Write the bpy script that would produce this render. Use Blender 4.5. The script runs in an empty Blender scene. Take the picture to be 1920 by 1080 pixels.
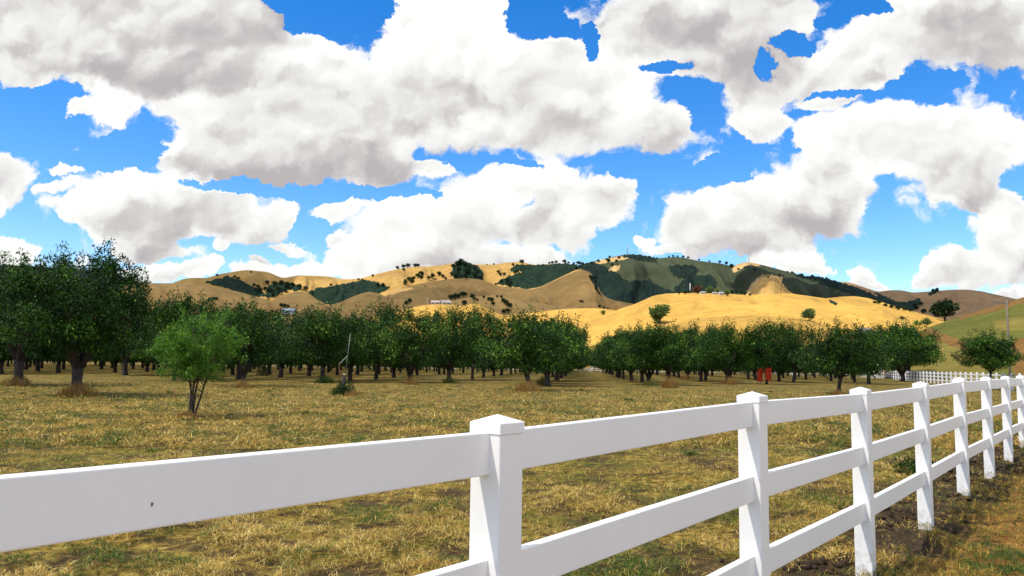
import bpy, math, random
import numpy as np
from mathutils import Vector, Matrix, Euler
from mathutils.bvhtree import BVHTree

R = math.radians
sc = bpy.context.scene
COL = sc.collection
rng = np.random.default_rng(7)
random.seed(7)

# ------------------------------------------------------------------ camera
F = 1500.0                       # focal length in pixels of the 1920 wide photograph
EYE = 1.66
PITCH = 5.45
ROLL = 0.8
cam_data = bpy.data.cameras.new("camera")
cam_data.sensor_width = 36.0
cam_data.lens = F / 1920 * 36.0
cam_data.clip_start = 0.05
cam_data.clip_end = 20000
cam = bpy.data.objects.new("camera", cam_data)
COL.objects.link(cam)
CM = Matrix.Translation((0, 0, EYE)) @ Matrix.Rotation(R(90 + PITCH), 4, 'X') @ Matrix.Rotation(R(ROLL), 4, 'Z')
cam.matrix_world = CM
sc.camera = cam

# ------------------------------------------------------------------ sun, exposure
SUN_DIR = Vector((-0.46, -0.24, 0.855)).normalized()
sun_d = bpy.data.lights.new("sun", 'SUN')
sun_d.energy = 4.2
sun_d.angle = R(0.53)
sun_d.color = (1.0, 0.93, 0.82)
sun_o = bpy.data.objects.new("sun", sun_d)
sun_o.rotation_euler = SUN_DIR.to_track_quat('Z', 'Y').to_euler()
COL.objects.link(sun_o)
sc.view_settings.view_transform = 'Standard'
sc.view_settings.look = 'None'
sc.view_settings.exposure = 0.47
sc.view_settings.gamma = 1.0
sc.view_settings.use_curve_mapping = False


def ray(px, py):
    v = CM.to_3x3() @ Vector(((px - 960) / F, -(py - 540) / F, -1.0))
    return v.normalized()


def hz(px):
    return 683 + (px - 960) * math.tan(R(ROLL))


def depth_of(px, py):            # distance along Y of the flat ground seen at a pixel
    d = ray(px, py)
    return -EYE / d.z * d.y


def ground_at(px, py):
    d = ray(px, py)
    s = -EYE / d.z
    return Vector((d.x * s, d.y * s, 0))


def x_at(px, Y):
    d = ray(px, hz(px))
    return d.x / d.y * Y


# ------------------------------------------------------------------ node helper
class NT:
    def __init__(self, tree):
        self.t = tree
        self.n = tree.nodes
        self.l = tree.links

    def node(self, typ, **kw):
        n = self.n.new(typ)
        for k, v in kw.items():
            setattr(n, k, v)
        return n

    def put(self, sock, v):
        if isinstance(v, bpy.types.NodeSocket):
            self.l.new(v, sock)
        elif v is not None:
            sock.default_value = v

    def math(self, op, a, b=None, c=None, clamp=False):
        n = self.node('ShaderNodeMath', operation=op, use_clamp=clamp)
        self.put(n.inputs[0], a)
        self.put(n.inputs[1], b)
        self.put(n.inputs[2], c)
        return n.outputs[0]

    def vmath(self, op, a, b=None, c=None):
        n = self.node('ShaderNodeVectorMath', operation=op)
        self.put(n.inputs[0], a)
        self.put(n.inputs[1], b)
        if c is not None:
            self.put(n.inputs[2], c)
        return n.outputs['Value'] if op in ('DOT_PRODUCT', 'LENGTH') else n.outputs['Vector']

    def puffs(self, vec, scale):
        n = self.node('ShaderNodeTexVoronoi', feature='SMOOTH_F1')
        n.voronoi_dimensions = '2D'
        n.inputs['Smoothness'].default_value = 0.35
        n.inputs['Scale'].default_value = scale
        self.put(n.inputs['Vector'], vec)
        return n.outputs['Distance']

    def noise(self, vec, scale, detail=3, rough=0.5, lac=2.0, dist=0.0, color=False):
        n = self.node('ShaderNodeTexNoise')
        self.put(n.inputs['Vector'], vec)
        n.inputs['Scale'].default_value = scale
        n.inputs['Detail'].default_value = detail
        n.inputs['Roughness'].default_value = rough
        n.inputs['Lacunarity'].default_value = lac
        n.inputs['Distortion'].default_value = dist
        return n.outputs['Color' if color else 'Fac']

    def smooth(self, v, a, b, lo=0.0, hi=1.0):
        n = self.node('ShaderNodeMapRange', interpolation_type='SMOOTHSTEP')
        self.put(n.inputs[0], v)
        n.inputs[1].default_value = a
        n.inputs[2].default_value = b
        n.inputs[3].default_value = lo
        n.inputs[4].default_value = hi
        return n.outputs[0]

    def mix(self, f, a, b):
        n = self.node('ShaderNodeMix', data_type='RGBA')
        self.put(n.inputs[0], f)
        self.put(n.inputs[6], a if isinstance(a, bpy.types.NodeSocket) else (*a, 1))
        self.put(n.inputs[7], b if isinstance(b, bpy.types.NodeSocket) else (*b, 1))
        return n.outputs[2]

    def ramp(self, f, stops):
        n = self.node('ShaderNodeValToRGB')
        self.put(n.inputs[0], f)
        e = n.color_ramp.elements
        while len(e) < len(stops):
            e.new(0.5)
        for i, (p, c) in enumerate(stops):
            e[i].position = p
            e[i].color = (*c, 1)
        return n.outputs[0]


# ------------------------------------------------------------------ world: blue sky with cumulus
SKY = 0.12
world = bpy.data.worlds.new("World")
sc.world = world
world.use_nodes = True
W = NT(world.node_tree)
for n_ in list(W.n):
    W.n.remove(n_)
w_out = W.node('ShaderNodeOutputWorld')
bg = W.node('ShaderNodeBackground')
bg.inputs['Strength'].default_value = SKY
W.l.new(bg.outputs[0], w_out.inputs[0])
sky = W.node('ShaderNodeTexSky', sky_type='NISHITA')
sky.sun_disc = False
sky.sun_elevation = math.asin(SUN_DIR.z)
sky.sun_rotation = math.atan2(SUN_DIR.x, SUN_DIR.y)
sky.altitude = 300
sky.dust_density = 0.4
sky.ozone_density = 3.0
hsv = W.node('ShaderNodeHueSaturation')
hsv.inputs['Hue'].default_value = 0.508
hsv.inputs['Saturation'].default_value = 1.42
hsv.inputs['Value'].default_value = 1.28
W.l.new(sky.outputs[0], hsv.inputs['Color'])
tc = W.node('ShaderNodeTexCoord')
sep = W.node('ShaderNodeSeparateXYZ')
W.l.new(tc.outputs['Generated'], sep.inputs[0])
dx, dy, dz = sep.outputs
ysafe = W.math('MAXIMUM', dy, 0.05)
u = W.math('DIVIDE', dx, ysafe)
v = W.math('DIVIDE', dz, ysafe)
comb = W.node('ShaderNodeCombineXYZ')
W.l.new(u, comb.inputs[0])
W.l.new(v, comb.inputs[1])
P0 = comb.outputs[0]
# warp of the cloud outlines: large rolls and small cauliflower puffs
w1 = W.vmath('SUBTRACT', W.noise(P0, 5.0, 2, 0.5, color=True), (0.5, 0.5, 0.5))
w2 = W.vmath('SUBTRACT', W.noise(P0, 18.0, 6, 0.66, color=True), (0.5, 0.5, 0.5))
P1 = W.vmath('MULTIPLY_ADD', w1, (0.10, 0.06, 0), P0)
P1 = W.vmath('MULTIPLY_ADD', w2, (0.068, 0.050, 0), P1)

BLOBS = [  # centre x, y and radii of each cumulus heap, and how grey its body is
    (120, 70, 290, 130, .5), (380, 90, 230, 125, 1), (250, 10, 330, 95, .6), (60, 60, 140, 100, .0), (480, 25, 90, 60, 1), (330, 130, 190, 75, 1.2),
    (560, 110, 130, 90, -.2), (470, 230, 190, 110, .6), (640, 200, 200, 150, .2), (860, 70, 190, 130, -.6),
    (900, 190, 250, 130, .3), (1060, 200, 210, 110, .3), (1110, 130, 120, 90, -.4), (1230, 240, 75, 60, .0),
    (520, 310, 260, 58, 1.1), (700, 320, 120, 45, .8), (400, 300, 120, 50, .2), (820, 315, 60, 26, -.5), (790, 20, 90, 60, -.6), (1010, 80, 90, 60, -.5),
    (240, 205, 70, 52, -.6), (150, 200, 55, 17, -.8), (165, 215, 30, 14, -.5),
    (15, 320, 62, 85, .1), (3, 245, 16, 24, -.6), (10, 465, 52, 42, -.2),
    (300, 385, 220, 70, -.1), (250, 420, 140, 60, .4), (470, 420, 125, 48, .2), (190, 385, 120, 38, -.2), (230, 350, 110, 38, -.6), (400, 365, 120, 38, -.6),
    (120, 314, 26, 20, -.5), (105, 345, 34, 16, -.5), (535, 390, 38, 30, -.4), (550, 455, 38, 12, -.3), (280, 468, 110, 22, .7), (415, 462, 26, 16, .2),
    (330, 510, 100, 26, -.5), (390, 497, 40, 18, -.6), (540, 505, 125, 28, -.3), (505, 480, 26, 12, .0), (240, 515, 60, 24, -.4), (590, 495, 60, 22, -.6),
    (1000, 345, 145, 65, -.6), (1100, 385, 110, 62, .1), (1160, 350, 45, 30, -.2), (900, 385, 90, 80, -.2), (780, 410, 130, 58, -.3), (632, 392, 55, 36, -.5),
    (780, 470, 175, 56, .4), (920, 490, 190, 42, .7), (690, 485, 80, 40, -.3), (1030, 430, 110, 40, .5), (1010, 480, 60, 22, .0), (640, 445, 28, 18, .0),
    (1240, 30, 190, 90, .9), (1400, 70, 160, 130, .9), (1170, 60, 90, 70, -.1), (1280, 110, 100, 60, .2), (1420, 190, 95, 75, .4), (1430, 225, 80, 42, .0),
    (1570, 150, 130, 60, .1), (1620, 95, 120, 80, -.1), (1740, 60, 170, 95, .4), (1860, 80, 130, 95, .7), (1700, 20, 130, 60, -.3), (1400, 0, 170, 60, .8),
    (1560, 185, 70, 22, .0), (1880, 20, 120, 70, .5),
    (1740, 270, 190, 85, -.1), (1860, 270, 130, 85, -.1), (1600, 275, 120, 75, -.6), (1680, 225, 100, 42, -.8), (1560, 340, 115, 80, .2), (1540, 400, 110, 60, .9),
    (1400, 400, 150, 68, -.2), (1330, 420, 110, 58, .0), (1440, 365, 110, 52, -.5), (1380, 455, 160, 36, .8), (1800, 340, 110, 60, .6), (1830, 375, 60, 42, .5), (1540, 240, 60, 40, -.6),
    (1880, 430, 80, 80, -.1), (1920, 470, 90, 70, .7), (1830, 500, 80, 44, .3), (1750, 485, 52, 30, -.5), (1740, 515, 60, 26, .0), (1900, 400, 70, 50, -.6), (1790, 475, 60, 30, -.5),
    (1217, 453, 30, 17, -.4), (1490, 490, 62, 28, -.6), (1530, 505, 30, 20, -.5), (1430, 490, 50, 18, -.1), (1604, 515, 34, 20, -.4), (1680, 538, 44, 13, -.5), (1905, 545, 44, 14, -.2),
    (1620, 530, 50, 10, -.3), (1000, 500, 80, 22, .2), (1260, 470, 40, 12, .1),
]


def uv_of(px, py):
    d = ray(px, py)
    return d.x / d.y, d.z / d.y


accW = accS = None
for (bx_, by_, brx, bry, bg_) in BLOBS:
    cu, cv = uv_of(bx_, by_)
    ru, rv = brx / F * 1.06, bry / F * 1.06
    q = W.vmath('MULTIPLY_ADD', P1, (1 / ru, 1 / rv, 0), (-cu / ru, -cv / rv, 0))
    w_ = W.math('MULTIPLY_ADD', W.vmath('DOT_PRODUCT', q, q), -1.0, 1.0, clamp=True)
    w_ = W.math('POWER', w_, 1.5) if False else W.math('MULTIPLY', w_, w_)
    qy = W.math('SUBTRACT', W.vmath('DOT_PRODUCT', q, (0, 1, 0)), bg_)
    accW = w_ if accW is None else W.math('ADD', accW, w_)
    s_ = W.math('MULTIPLY', qy, w_)
    accS = s_ if accS is None else W.math('ADD', accS, s_)

GAPS = [(610, 10, 120, 48), (545, 0, 60, 24), (1000, 42, 62, 42), (1093, 75, 20, 40), (1250, 122, 44, 15), (1484, 72, 36, 22), (1600, 12, 52, 14), (1440, 115, 18, 28),
        (1300, 200, 32, 40), (245, 285, 60, 30), (60, 190, 100, 30), (1590, 175, 60, 10), (870, 312, 30, 14), (1730, 160, 60, 20), (1550, 30, 30, 12), (460, 350, 120, 11), (690, 366, 130, 13), (200, 305, 90, 20), (1190, 305, 70, 18), (930, 303, 90, 9), (600, 430, 40, 30), (1330, 330, 60, 24)]
for (bx_, by_, brx, bry) in GAPS:
    cu, cv = uv_of(bx_, by_)
    ru, rv = brx / F * 1.25, bry / F * 1.25
    q = W.vmath('MULTIPLY_ADD', P1, (1 / ru, 1 / rv, 0), (-cu / ru, -cv / rv, 0))
    w_ = W.math('MULTIPLY_ADD', W.vmath('DOT_PRODUCT', q, q), -1.0, 1.0, clamp=True)
    accW = W.math('MULTIPLY_ADD', w_, -1.8, accW)
LO = (-0.008, 0.026, 0)            # a step toward the sun, for the relief of the puffs
def puff(vec):
    return W.noise(vec, 6.5, 4, 0.48)
n_a = puff(P1)
n_b = puff(W.vmath('ADD', P1, LO))
dens = W.math('ADD', accW, W.math('MULTIPLY', W.math('SUBTRACT', W.noise(P1, 16.0, 9, 0.68), 0.5), 1.0))
pf1 = W.puffs(P1, 17.0)
pf2 = W.puffs(P1, 42.0)
pf1b = W.puffs(W.vmath('ADD', P1, (-0.006, 0.016, 0)), 17.0)
pf2b = W.puffs(W.vmath('ADD', P1, (-0.003, 0.006, 0)), 42.0)
dens = W.math('ADD', dens, W.math('MULTIPLY', W.math('SUBTRACT', 0.42, pf1), 0.42))
dens = W.math('ADD', dens, W.math('MULTIPLY', W.math('SUBTRACT', 0.42, pf2), 0.22))
prel = W.math('ADD', W.math('MULTIPLY', W.math('SUBTRACT', pf1b, pf1), 0.55), W.math('MULTIPLY', W.math('SUBTRACT', pf2b, pf2), 0.22))
# elsewhere in the sky (overhead, behind): scattered cumulus
dirn = W.node('ShaderNodeCombineXYZ')
zz = W.math('ADD', W.math('MAXIMUM', dz, 0.0), 0.12)
W.l.new(W.math('DIVIDE', dx, zz), dirn.inputs[0])
W.l.new(W.math('DIVIDE', dy, zz), dirn.inputs[1])
gen = W.smooth(W.noise(dirn.outputs[0], 1.3, 5, 0.55), 0.44, 0.56)
inside = W.smooth(W.math('ABSOLUTE', u), 0.68, 0.80, 1, 0)
inside = W.math('MULTIPLY', inside, W.smooth(v, 0.49, 0.56, 1, 0))
inside = W.math('MULTIPLY', inside, W.smooth(dy, 0.1, 0.2))
cover = W.smooth(dens, 0.08, 0.32)
hrel = W.math('DIVIDE', accS, W.math('MAXIMUM', accW, 0.12))
lit = W.math('MULTIPLY_ADD', hrel, 0.44, 0.75)
relief = W.math('MULTIPLY', W.math('SUBTRACT', n_a, n_b), 3.0)
thin = W.smooth(accW, 0.10, 0.9, 0.38, 0.0)
thin = W.math('ADD', thin, W.math('MULTIPLY', W.math('SUBTRACT', W.noise(P1, 30.0, 5, 0.65), 0.5), 0.25))
lit = W.math('ADD', W.math('ADD', lit, relief), W.math('ADD', thin, prel))
cloud_col = W.ramp(lit, [(0.0, (0.47, 0.44, 0.45)), (0.32, (0.60, 0.575, 0.58)), (0.60, (0.78, 0.775, 0.775)), (1.0, (0.96, 0.96, 0.94))])
cl = W.vmath('MULTIPLY', cloud_col, (0.785 / SKY, 0.785 / SKY, 0.775 / SKY))
gcl = (0.98 / SKY, 0.965 / SKY, 0.93 / SKY)
ins_col = W.mix(cover, hsv.outputs[0], cl)
out_col = W.mix(gen, hsv.outputs[0], gcl)
# placed clouds ahead, scattered cumulus elsewhere
final = W.mix(inside, out_col, ins_col)
W.l.new(final, bg.inputs['Color'])
world.cycles.sampling_method = 'MANUAL'
world.cycles.sample_map_resolution = 512


# ------------------------------------------------------------------ object helpers
def new_mesh(name, verts, faces_list, mat=None, smooth=False, attrs=None):
    """verts (N,3); faces_list: list of int arrays (M,k)"""
    me = bpy.data.meshes.new(name)
    verts = np.asarray(verts, dtype=np.float32)
    me.vertices.add(len(verts))
    me.vertices.foreach_set('co', verts.ravel())
    loops = np.concatenate([np.asarray(f, dtype=np.int32).ravel() for f in faces_list])
    starts, tot = [], 0
    for f in faces_list:
        f = np.asarray(f)
        starts.append(tot + np.arange(len(f)) * f.shape[1])
        tot += f.size
    starts = np.concatenate(starts).astype(np.int32)
    me.loops.add(len(loops))
    me.loops.foreach_set('vertex_index', loops)
    me.polygons.add(len(starts))
    me.polygons.foreach_set('loop_start', starts)
    if smooth:
        me.polygons.foreach_set('use_smooth', np.ones(len(starts), dtype=bool))
    me.update(calc_edges=True)
    if attrs:
        for k, a in attrs.items():
            at = me.attributes.new(k, 'FLOAT', 'POINT')
            at.data.foreach_set('value', np.asarray(a, dtype=np.float32))
    if mat:
        me.materials.append(mat)
    return me


class MB:
    """collects shapes into one mesh"""
    def __init__(self):
        self.v, self.f = [], []

    def add(self, verts, faces):
        o = len(self.v)
        self.v += [tuple(p) for p in verts]
        self.f += [tuple(i + o for i in q) for q in faces]

    def box(self, c, s, M=None):
        x, y, z = s[0] / 2, s[1] / 2, s[2] / 2
        vs = [Vector((i * x, j * y, k * z)) for i in (-1, 1) for j in (-1, 1) for k in (-1, 1)]
        if M is not None:
            vs = [M @ p for p in vs]
        self.add([p + Vector(c) for p in vs],
                 [(0, 1, 3, 2), (4, 6, 7, 5), (0, 4, 5, 1), (2, 3, 7, 6), (0, 2, 6, 4), (1, 5, 7, 3)])

    def tube(self, pts, rads, n=8, cap=True):
        pts = [Vector(p) for p in pts]
        rings = []
        up = Vector((0.13, 0.21, 1)).normalized()
        for i, p in enumerate(pts):
            d = (pts[min(i + 1, len(pts) - 1)] - pts[max(i - 1, 0)])
            d = d.normalized() if d.length > 1e-9 else Vector((0, 0, 1))
            a = d.cross(Vector((1, 0.1, 0)) if abs(d.z) > 0.7 else up).normalized()
            b = d.cross(a)
            rings.append([p + (a * math.cos(2 * math.pi * k / n) + b * math.sin(2 * math.pi * k / n)) * rads[i] for k in range(n)])
        vs = [q for r in rings for q in r]
        fs = [(i * n + k, i * n + (k + 1) % n, (i + 1) * n + (k + 1) % n, (i + 1) * n + k) for i in range(len(pts) - 1) for k in range(n)]
        if cap:
            fs += [tuple(range(n))[::-1], tuple((len(pts) - 1) * n + k for k in range(n))]
        self.add(vs, fs)

    def mesh(self, name, mat=None, smooth=False):
        me = bpy.data.meshes.new(name)
        me.from_pydata(self.v, [], self.f)
        if smooth:
            me.polygons.foreach_set('use_smooth', [True] * len(me.polygons))
        if mat:
            me.materials.append(mat)
        return me


def obj(name, me, parent=None, loc=None, rz=None, scale=None, link=True):
    o = bpy.data.objects.new(name, me)
    COL.objects.link(o)
    if parent is not None:
        o.parent = parent
    if loc is not None:
        o.location = loc
    if rz is not None:
        o.rotation_euler = (0, 0, rz)
    if scale is not None:
        o.scale = scale
    return o


def tag(o, label=None, cat=None, group=None, kind=None):
    if label:
        o['label'] = label
    if cat:
        o['category'] = cat
    if group:
        o['group'] = group
    if kind:
        o['kind'] = kind
    return o


def copy_tree(o, parent=None):
    c = o.copy()
    COL.objects.link(c)
    c.parent = parent
    for ch in o.children:
        copy_tree(ch, c)
    return c


def bevel(o, w, seg=2):
    m = o.modifiers.new('bevel', 'BEVEL')
    m.width = w
    m.segments = seg
    m.limit_method = 'ANGLE'
    return o


# ------------------------------------------------------------------ materials
def mat_new(name):
    m = bpy.data.materials.new(name)
    m.use_nodes = True
    t = NT(m.node_tree)
    b = t.n['Principled BSDF']
    return m, t, b


def simple(name, col, rough=0.7, var=0.15, scale=8.0, spec=0.3, metal=0.0):
    m, t, b = mat_new(name)
    tcn = t.node('ShaderNodeTexCoord')
    nz = t.noise(tcn.outputs['Object'], scale, 4, 0.6)
    c0 = tuple(c * (1 - var) for c in col)
    c1 = tuple(min(1, c * (1 + var)) for c in col)
    t.l.new(t.ramp(nz, [(0.3, c0), (0.7, c1)]), b.inputs['Base Color'])
    b.inputs['Roughness'].default_value = rough
    b.inputs['Specular IOR Level'].default_value = spec
    b.inputs['Metallic'].default_value = metal
    return m


def leaf_material(name, dark, light, warm, trans=0.3):
    m, t, b = mat_new(name)
    at = t.node('ShaderNodeAttribute', attribute_name='tone')
    oi = t.node('ShaderNodeObjectInfo')
    f = t.math('ADD', at.outputs['Fac'], t.math('MULTIPLY', t.math('SUBTRACT', oi.outputs['Random'], 0.5), 0.12))
    col = t.ramp(f, [(0.1, dark), (0.75, light), (0.98, warm)])
    t.l.new(col, b.inputs['Base Color'])
    b.inputs['Roughness'].default_value = 0.55
    b.inputs['Specular IOR Level'].default_value = 0.18
    tr = t.node('ShaderNodeBsdfTranslucent')
    t.l.new(t.mix(0.5, col, (light[0] * 1.6, light[1] * 1.5, light[2] * 0.8)), tr.inputs['Color'])
    ms = t.node('ShaderNodeMixShader')
    ms.inputs[0].default_value = trans
    t.l.new(b.outputs[0], ms.inputs[1])
    t.l.new(tr.outputs[0], ms.inputs[2])
    t.l.new(ms.outputs[0], t.n['Material Output'].inputs[0])
    return m


M_leaf = leaf_material('walnut_leaves', (0.003, 0.015, 0.001), (0.024, 0.084, 0.004), (0.20, 0.34, 0.04), 0.12)
M_leaf_s = leaf_material('young_leaves', (0.030, 0.095, 0.010), (0.085, 0.205, 0.020), (0.20, 0.33, 0.04), 0.35)
M_leaf_o = leaf_material('oak_leaves', (0.008, 0.024, 0.010), (0.022, 0.052, 0.016), (0.05, 0.09, 0.02), 0.1)
M_leaf_p = leaf_material('pale_leaves', (0.05, 0.10, 0.03), (0.13, 0.20, 0.06), (0.25, 0.30, 0.1), 0.3)
M_leaf_r = leaf_material('russet_leaves', (0.05, 0.025, 0.012), (0.13, 0.06, 0.025), (0.2, 0.12, 0.04), 0.2)


def bark_material():
    m, t, b = mat_new('bark')
    tcn = t.node('ShaderNodeTexCoord')
    mp = t.node('ShaderNodeMapping')
    mp.inputs['Scale'].default_value = (1, 1, 0.25)
    t.l.new(tcn.outputs['Object'], mp.inputs[0])
    nz = t.noise(mp.outputs[0], 22, 6, 0.7)
    t.l.new(t.ramp(nz, [(0.3, (0.012, 0.009, 0.008)), (0.55, (0.045, 0.034, 0.028)), (0.8, (0.16, 0.13, 0.11))]), b.inputs['Base Color'])
    b.inputs['Roughness'].default_value = 0.9
    bu = t.node('ShaderNodeBump')
    bu.inputs['Strength'].default_value = 0.8
    bu.inputs['Distance'].default_value = 0.03
    t.l.new(nz, bu.inputs['Height'])
    t.l.new(bu.outputs[0], b.inputs['Normal'])
    return m


M_bark = bark_material()


def vinyl_material():
    m, t, b = mat_new('white_vinyl')
    g = t.node('ShaderNodeNewGeometry')
    nz = t.noise(g.outputs['Position'], 3.0, 5, 0.6)
    fine = t.noise(g.outputs['Position'], 60.0, 3, 0.6)
    col = t.ramp(t.math('ADD', t.math('MULTIPLY', nz, 0.7), t.math('MULTIPLY', fine, 0.3)),
                 [(0.3, (0.84, 0.84, 0.81)), (0.7, (0.90, 0.895, 0.865))])
    sp = t.node('ShaderNodeSeparateXYZ')
    t.l.new(g.outputs['Position'], sp.inputs[0])
    low = t.math('MULTIPLY', t.smooth(t.math('ADD', sp.outputs[2], t.math('MULTIPLY', fine, 0.14)), 0.05, 0.55, 1, 0), t.smooth(t.noise(g.outputs['Position'], 18, 4, .7), 0.42, 0.62))
    col = t.mix(t.math('MULTIPLY', low, 0.65), col, (0.40, 0.32, 0.22))
    # tiny specks of dirt
    vo = t.node('ShaderNodeTexVoronoi')
    vo.inputs['Scale'].default_value = 9.0
    t.l.new(g.outputs['Position'], vo.inputs['Vector'])
    speck = t.math('LESS_THAN', vo.outputs['Distance'], 0.022)
    col = t.mix(t.math('MULTIPLY', speck, 0.7), col, (0.15, 0.11, 0.08))
    t.l.new(col, b.inputs['Base Color'])
    b.inputs['Roughness'].default_value = 0.38
    b.inputs['Specular IOR Level'].default_value = 0.45
    bu = t.node('ShaderNodeBump')
    bu.inputs['Strength'].default_value = 0.12
    bu.inputs['Distance'].default_value = 0.004
    t.l.new(t.noise(g.outputs['Position'], 14.0, 3, 0.6), bu.inputs['Height'])
    t.l.new(bu.outputs[0], b.inputs['Normal'])
    return m


M_vinyl = vinyl_material()

# ------------------------------------------------------------------ fence line and ground height
FX0, FY0 = -0.044, 2.747
FDX, FDY = 1.42, 1.84             # step from post to post
FL = math.hypot(FDX, FDY)
fdir = np.array([FDX / FL, FDY / FL])
fnor = np.array([FDY / FL, -FDX / FL])      # toward the camera side
G_Y = [0, 4.6, 6.4, 8.3, 10.1, 11.95, 13.8, 15.6, 18, 30, 60]
G_Z = [0, 0.0, 0.03, 0.065, 0.10, 0.125, 0.165, 0.205, 0.22, 0.12, 0.0]


def sstep(x, a, b):
    t_ = np.clip((x - a) / (b - a), 0, 1)
    return t_ * t_ * (3 - 2 * t_)


def hash2(ix, iy, seed=0):
    h = np.sin(ix * 127.1 + iy * 311.7 + seed * 74.7) * 43758.5453
    return h - np.floor(h)


def vnoise(x, y, seed=0):
    ix, iy = np.floor(x), np.floor(y)
    fx, fy = x - ix, y - iy
    fx, fy = fx * fx * (3 - 2 * fx), fy * fy * (3 - 2 * fy)
    a, b = hash2(ix, iy, seed), hash2(ix + 1, iy, seed)
    c, d = hash2(ix, iy + 1, seed), hash2(ix + 1, iy + 1, seed)
    return (a * (1 - fx) + b * fx) * (1 - fy) + (c * (1 - fx) + d * fx) * fy


def fbm(x, y, octs=4, seed=0, gain=0.5):
    s, a, t_ = 0.0, 1.0, 0.0
    for i in range(octs):
        s = s + a * vnoise(x * 2 ** i, y * 2 ** i, seed + i * 3)
        t_ += a
        a *= gain
    return s / t_


def gz(x, y):
    x = np.asarray(x, dtype=float)
    y = np.asarray(y, dtype=float)
    rise = np.interp(y, G_Y, G_Z) * sstep(x + 0.0 * y, -2, 3) * (1 - sstep(x, 25, 50))
    dist = (x - FX0) * fnor[0] + (y - FY0) * fnor[1]
    near = 1 - sstep(np.hypot(x, y), 30, 60)
    clod = (fbm(x * 3.2, y * 3.2, 4, 5) - 0.5) * 0.22 * np.exp(-((dist + 0.25) / 0.5) ** 2) * sstep(y, 1.5, 4) * near
    bumps = ((fbm(x * 0.9, y * 0.9, 4, 2) - 0.5) * 0.05 + (fbm(x * 3.0, y * 3.0, 4, 11, .65) - .45) * 0.10) * near
    return rise + clod + bumps - 0.015


def gzf(x, y):
    return float(gz(x, y))


# ------------------------------------------------------------------ ground
def ground_material():
    m, t, b = mat_new('dry_field')
    g = t.node('ShaderNodeNewGeometry')
    pos = g.outputs['Position']
    sp = t.node('ShaderNodeSeparateXYZ')
    t.l.new(pos, sp.inputs[0])
    n_big = t.noise(pos, 0.22, 4, 0.6)
    n_mid = t.noise(pos, 1.1, 5, 0.65)
    n_fine = t.noise(pos, 9.0, 6, 0.75)
    n_tuft = t.noise(pos, 3.2, 6, 0.7)
    straw = t.ramp(n_fine, [(0.34, (0.055, 0.036, 0.009)), (0.48, (0.23, 0.150, 0.028)), (0.64, (0.47, 0.345, 0.078))])
    green = t.ramp(n_fine, [(0.30, (0.030, 0.050, 0.006)), (0.7, (0.12, 0.15, 0.022))])
    soil = t.ramp(n_fine, [(0.30, (0.018, 0.012, 0.008)), (0.7, (0.070, 0.047, 0.032))])
    gm = t.smooth(t.math('ADD', t.math('MULTIPLY', n_big, 0.45), t.math('MULTIPLY', n_tuft, 0.55)), 0.46, 0.60)
    col = t.mix(t.math('MULTIPLY', gm, 0.75), straw, green)
    sm = t.smooth(t.math('ADD', t.math('MULTIPLY', n_mid, 0.5), t.math('MULTIPLY', n_tuft, 0.5)), 0.50, 0.42)
    sm = t.math('SUBTRACT', 1.0, t.smooth(t.math('ADD', t.math('MULTIPLY', n_mid, 0.5), t.math('MULTIPLY', n_tuft, 0.5)), 0.44, 0.54))
    col = t.mix(t.math('MULTIPLY', sm, 0.8), col, soil)
    # distance to the fence line (world metres)
    dist = t.math('ADD', t.math('ADD', t.math('MULTIPLY', sp.outputs[0], float(fnor[0])), t.math('MULTIPLY', sp.outputs[1], float(fnor[1]))),
                  float(-(FX0 * fnor[0] + FY0 * fnor[1])))
    dj = t.math('ADD', dist, t.math('MULTIPLY', t.math('SUBTRACT', n_mid, 0.5), 1.4))
    strip = t.math('MULTIPLY', t.smooth(dj, -0.95, -0.45), t.smooth(dj, 0.0, 0.35, 1, 0))
    strip = t.math('MULTIPLY', strip, t.smooth(sp.outputs[1], 2.0, 4.5))
    strip = t.math('MULTIPLY', strip, t.smooth(sp.outputs[1], 18, 30, 1, 0))
    col = t.mix(t.math('MULTIPLY', strip, 0.85), col, soil)
    verge = t.math('MULTIPLY', t.smooth(dj, 0.1, 0.5), t.smooth(sp.outputs[1], 40, 60, 1, 0))
    oran = t.ramp(n_fine, [(0.3, (0.11, 0.045, 0.012)), (0.7, (0.40, 0.19, 0.050))])
    vm = t.math('MULTIPLY', verge, t.smooth(n_tuft, 0.42, 0.5))
    col = t.mix(t.math('MULTIPLY', vm, 0.8), col, oran)
    # furrowed rows of cut grass between the far trees
    t.l.new(col, b.inputs['Base Color'])
    b.inputs['Roughness'].default_value = 0.95
    b.inputs['Specular IOR Level'].default_value = 0.1
    bu = t.node('ShaderNodeBump')
    bu.inputs['Strength'].default_value = 0.9
    bu.inputs['Distance'].default_value = 0.09
    hh = t.math('ADD', t.math('MULTIPLY', n_fine, 0.5), n_tuft)
    t.l.new(hh, bu.inputs['Height'])
    t.l.new(bu.outputs[0], b.inputs['Normal'])
    return m


M_ground = ground_material()


def axis(segs):
    out = []
    for a, b_, s in segs:
        out += list(np.arange(a, b_, s))
    return np.array(out + [segs[-1][1]])


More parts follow.
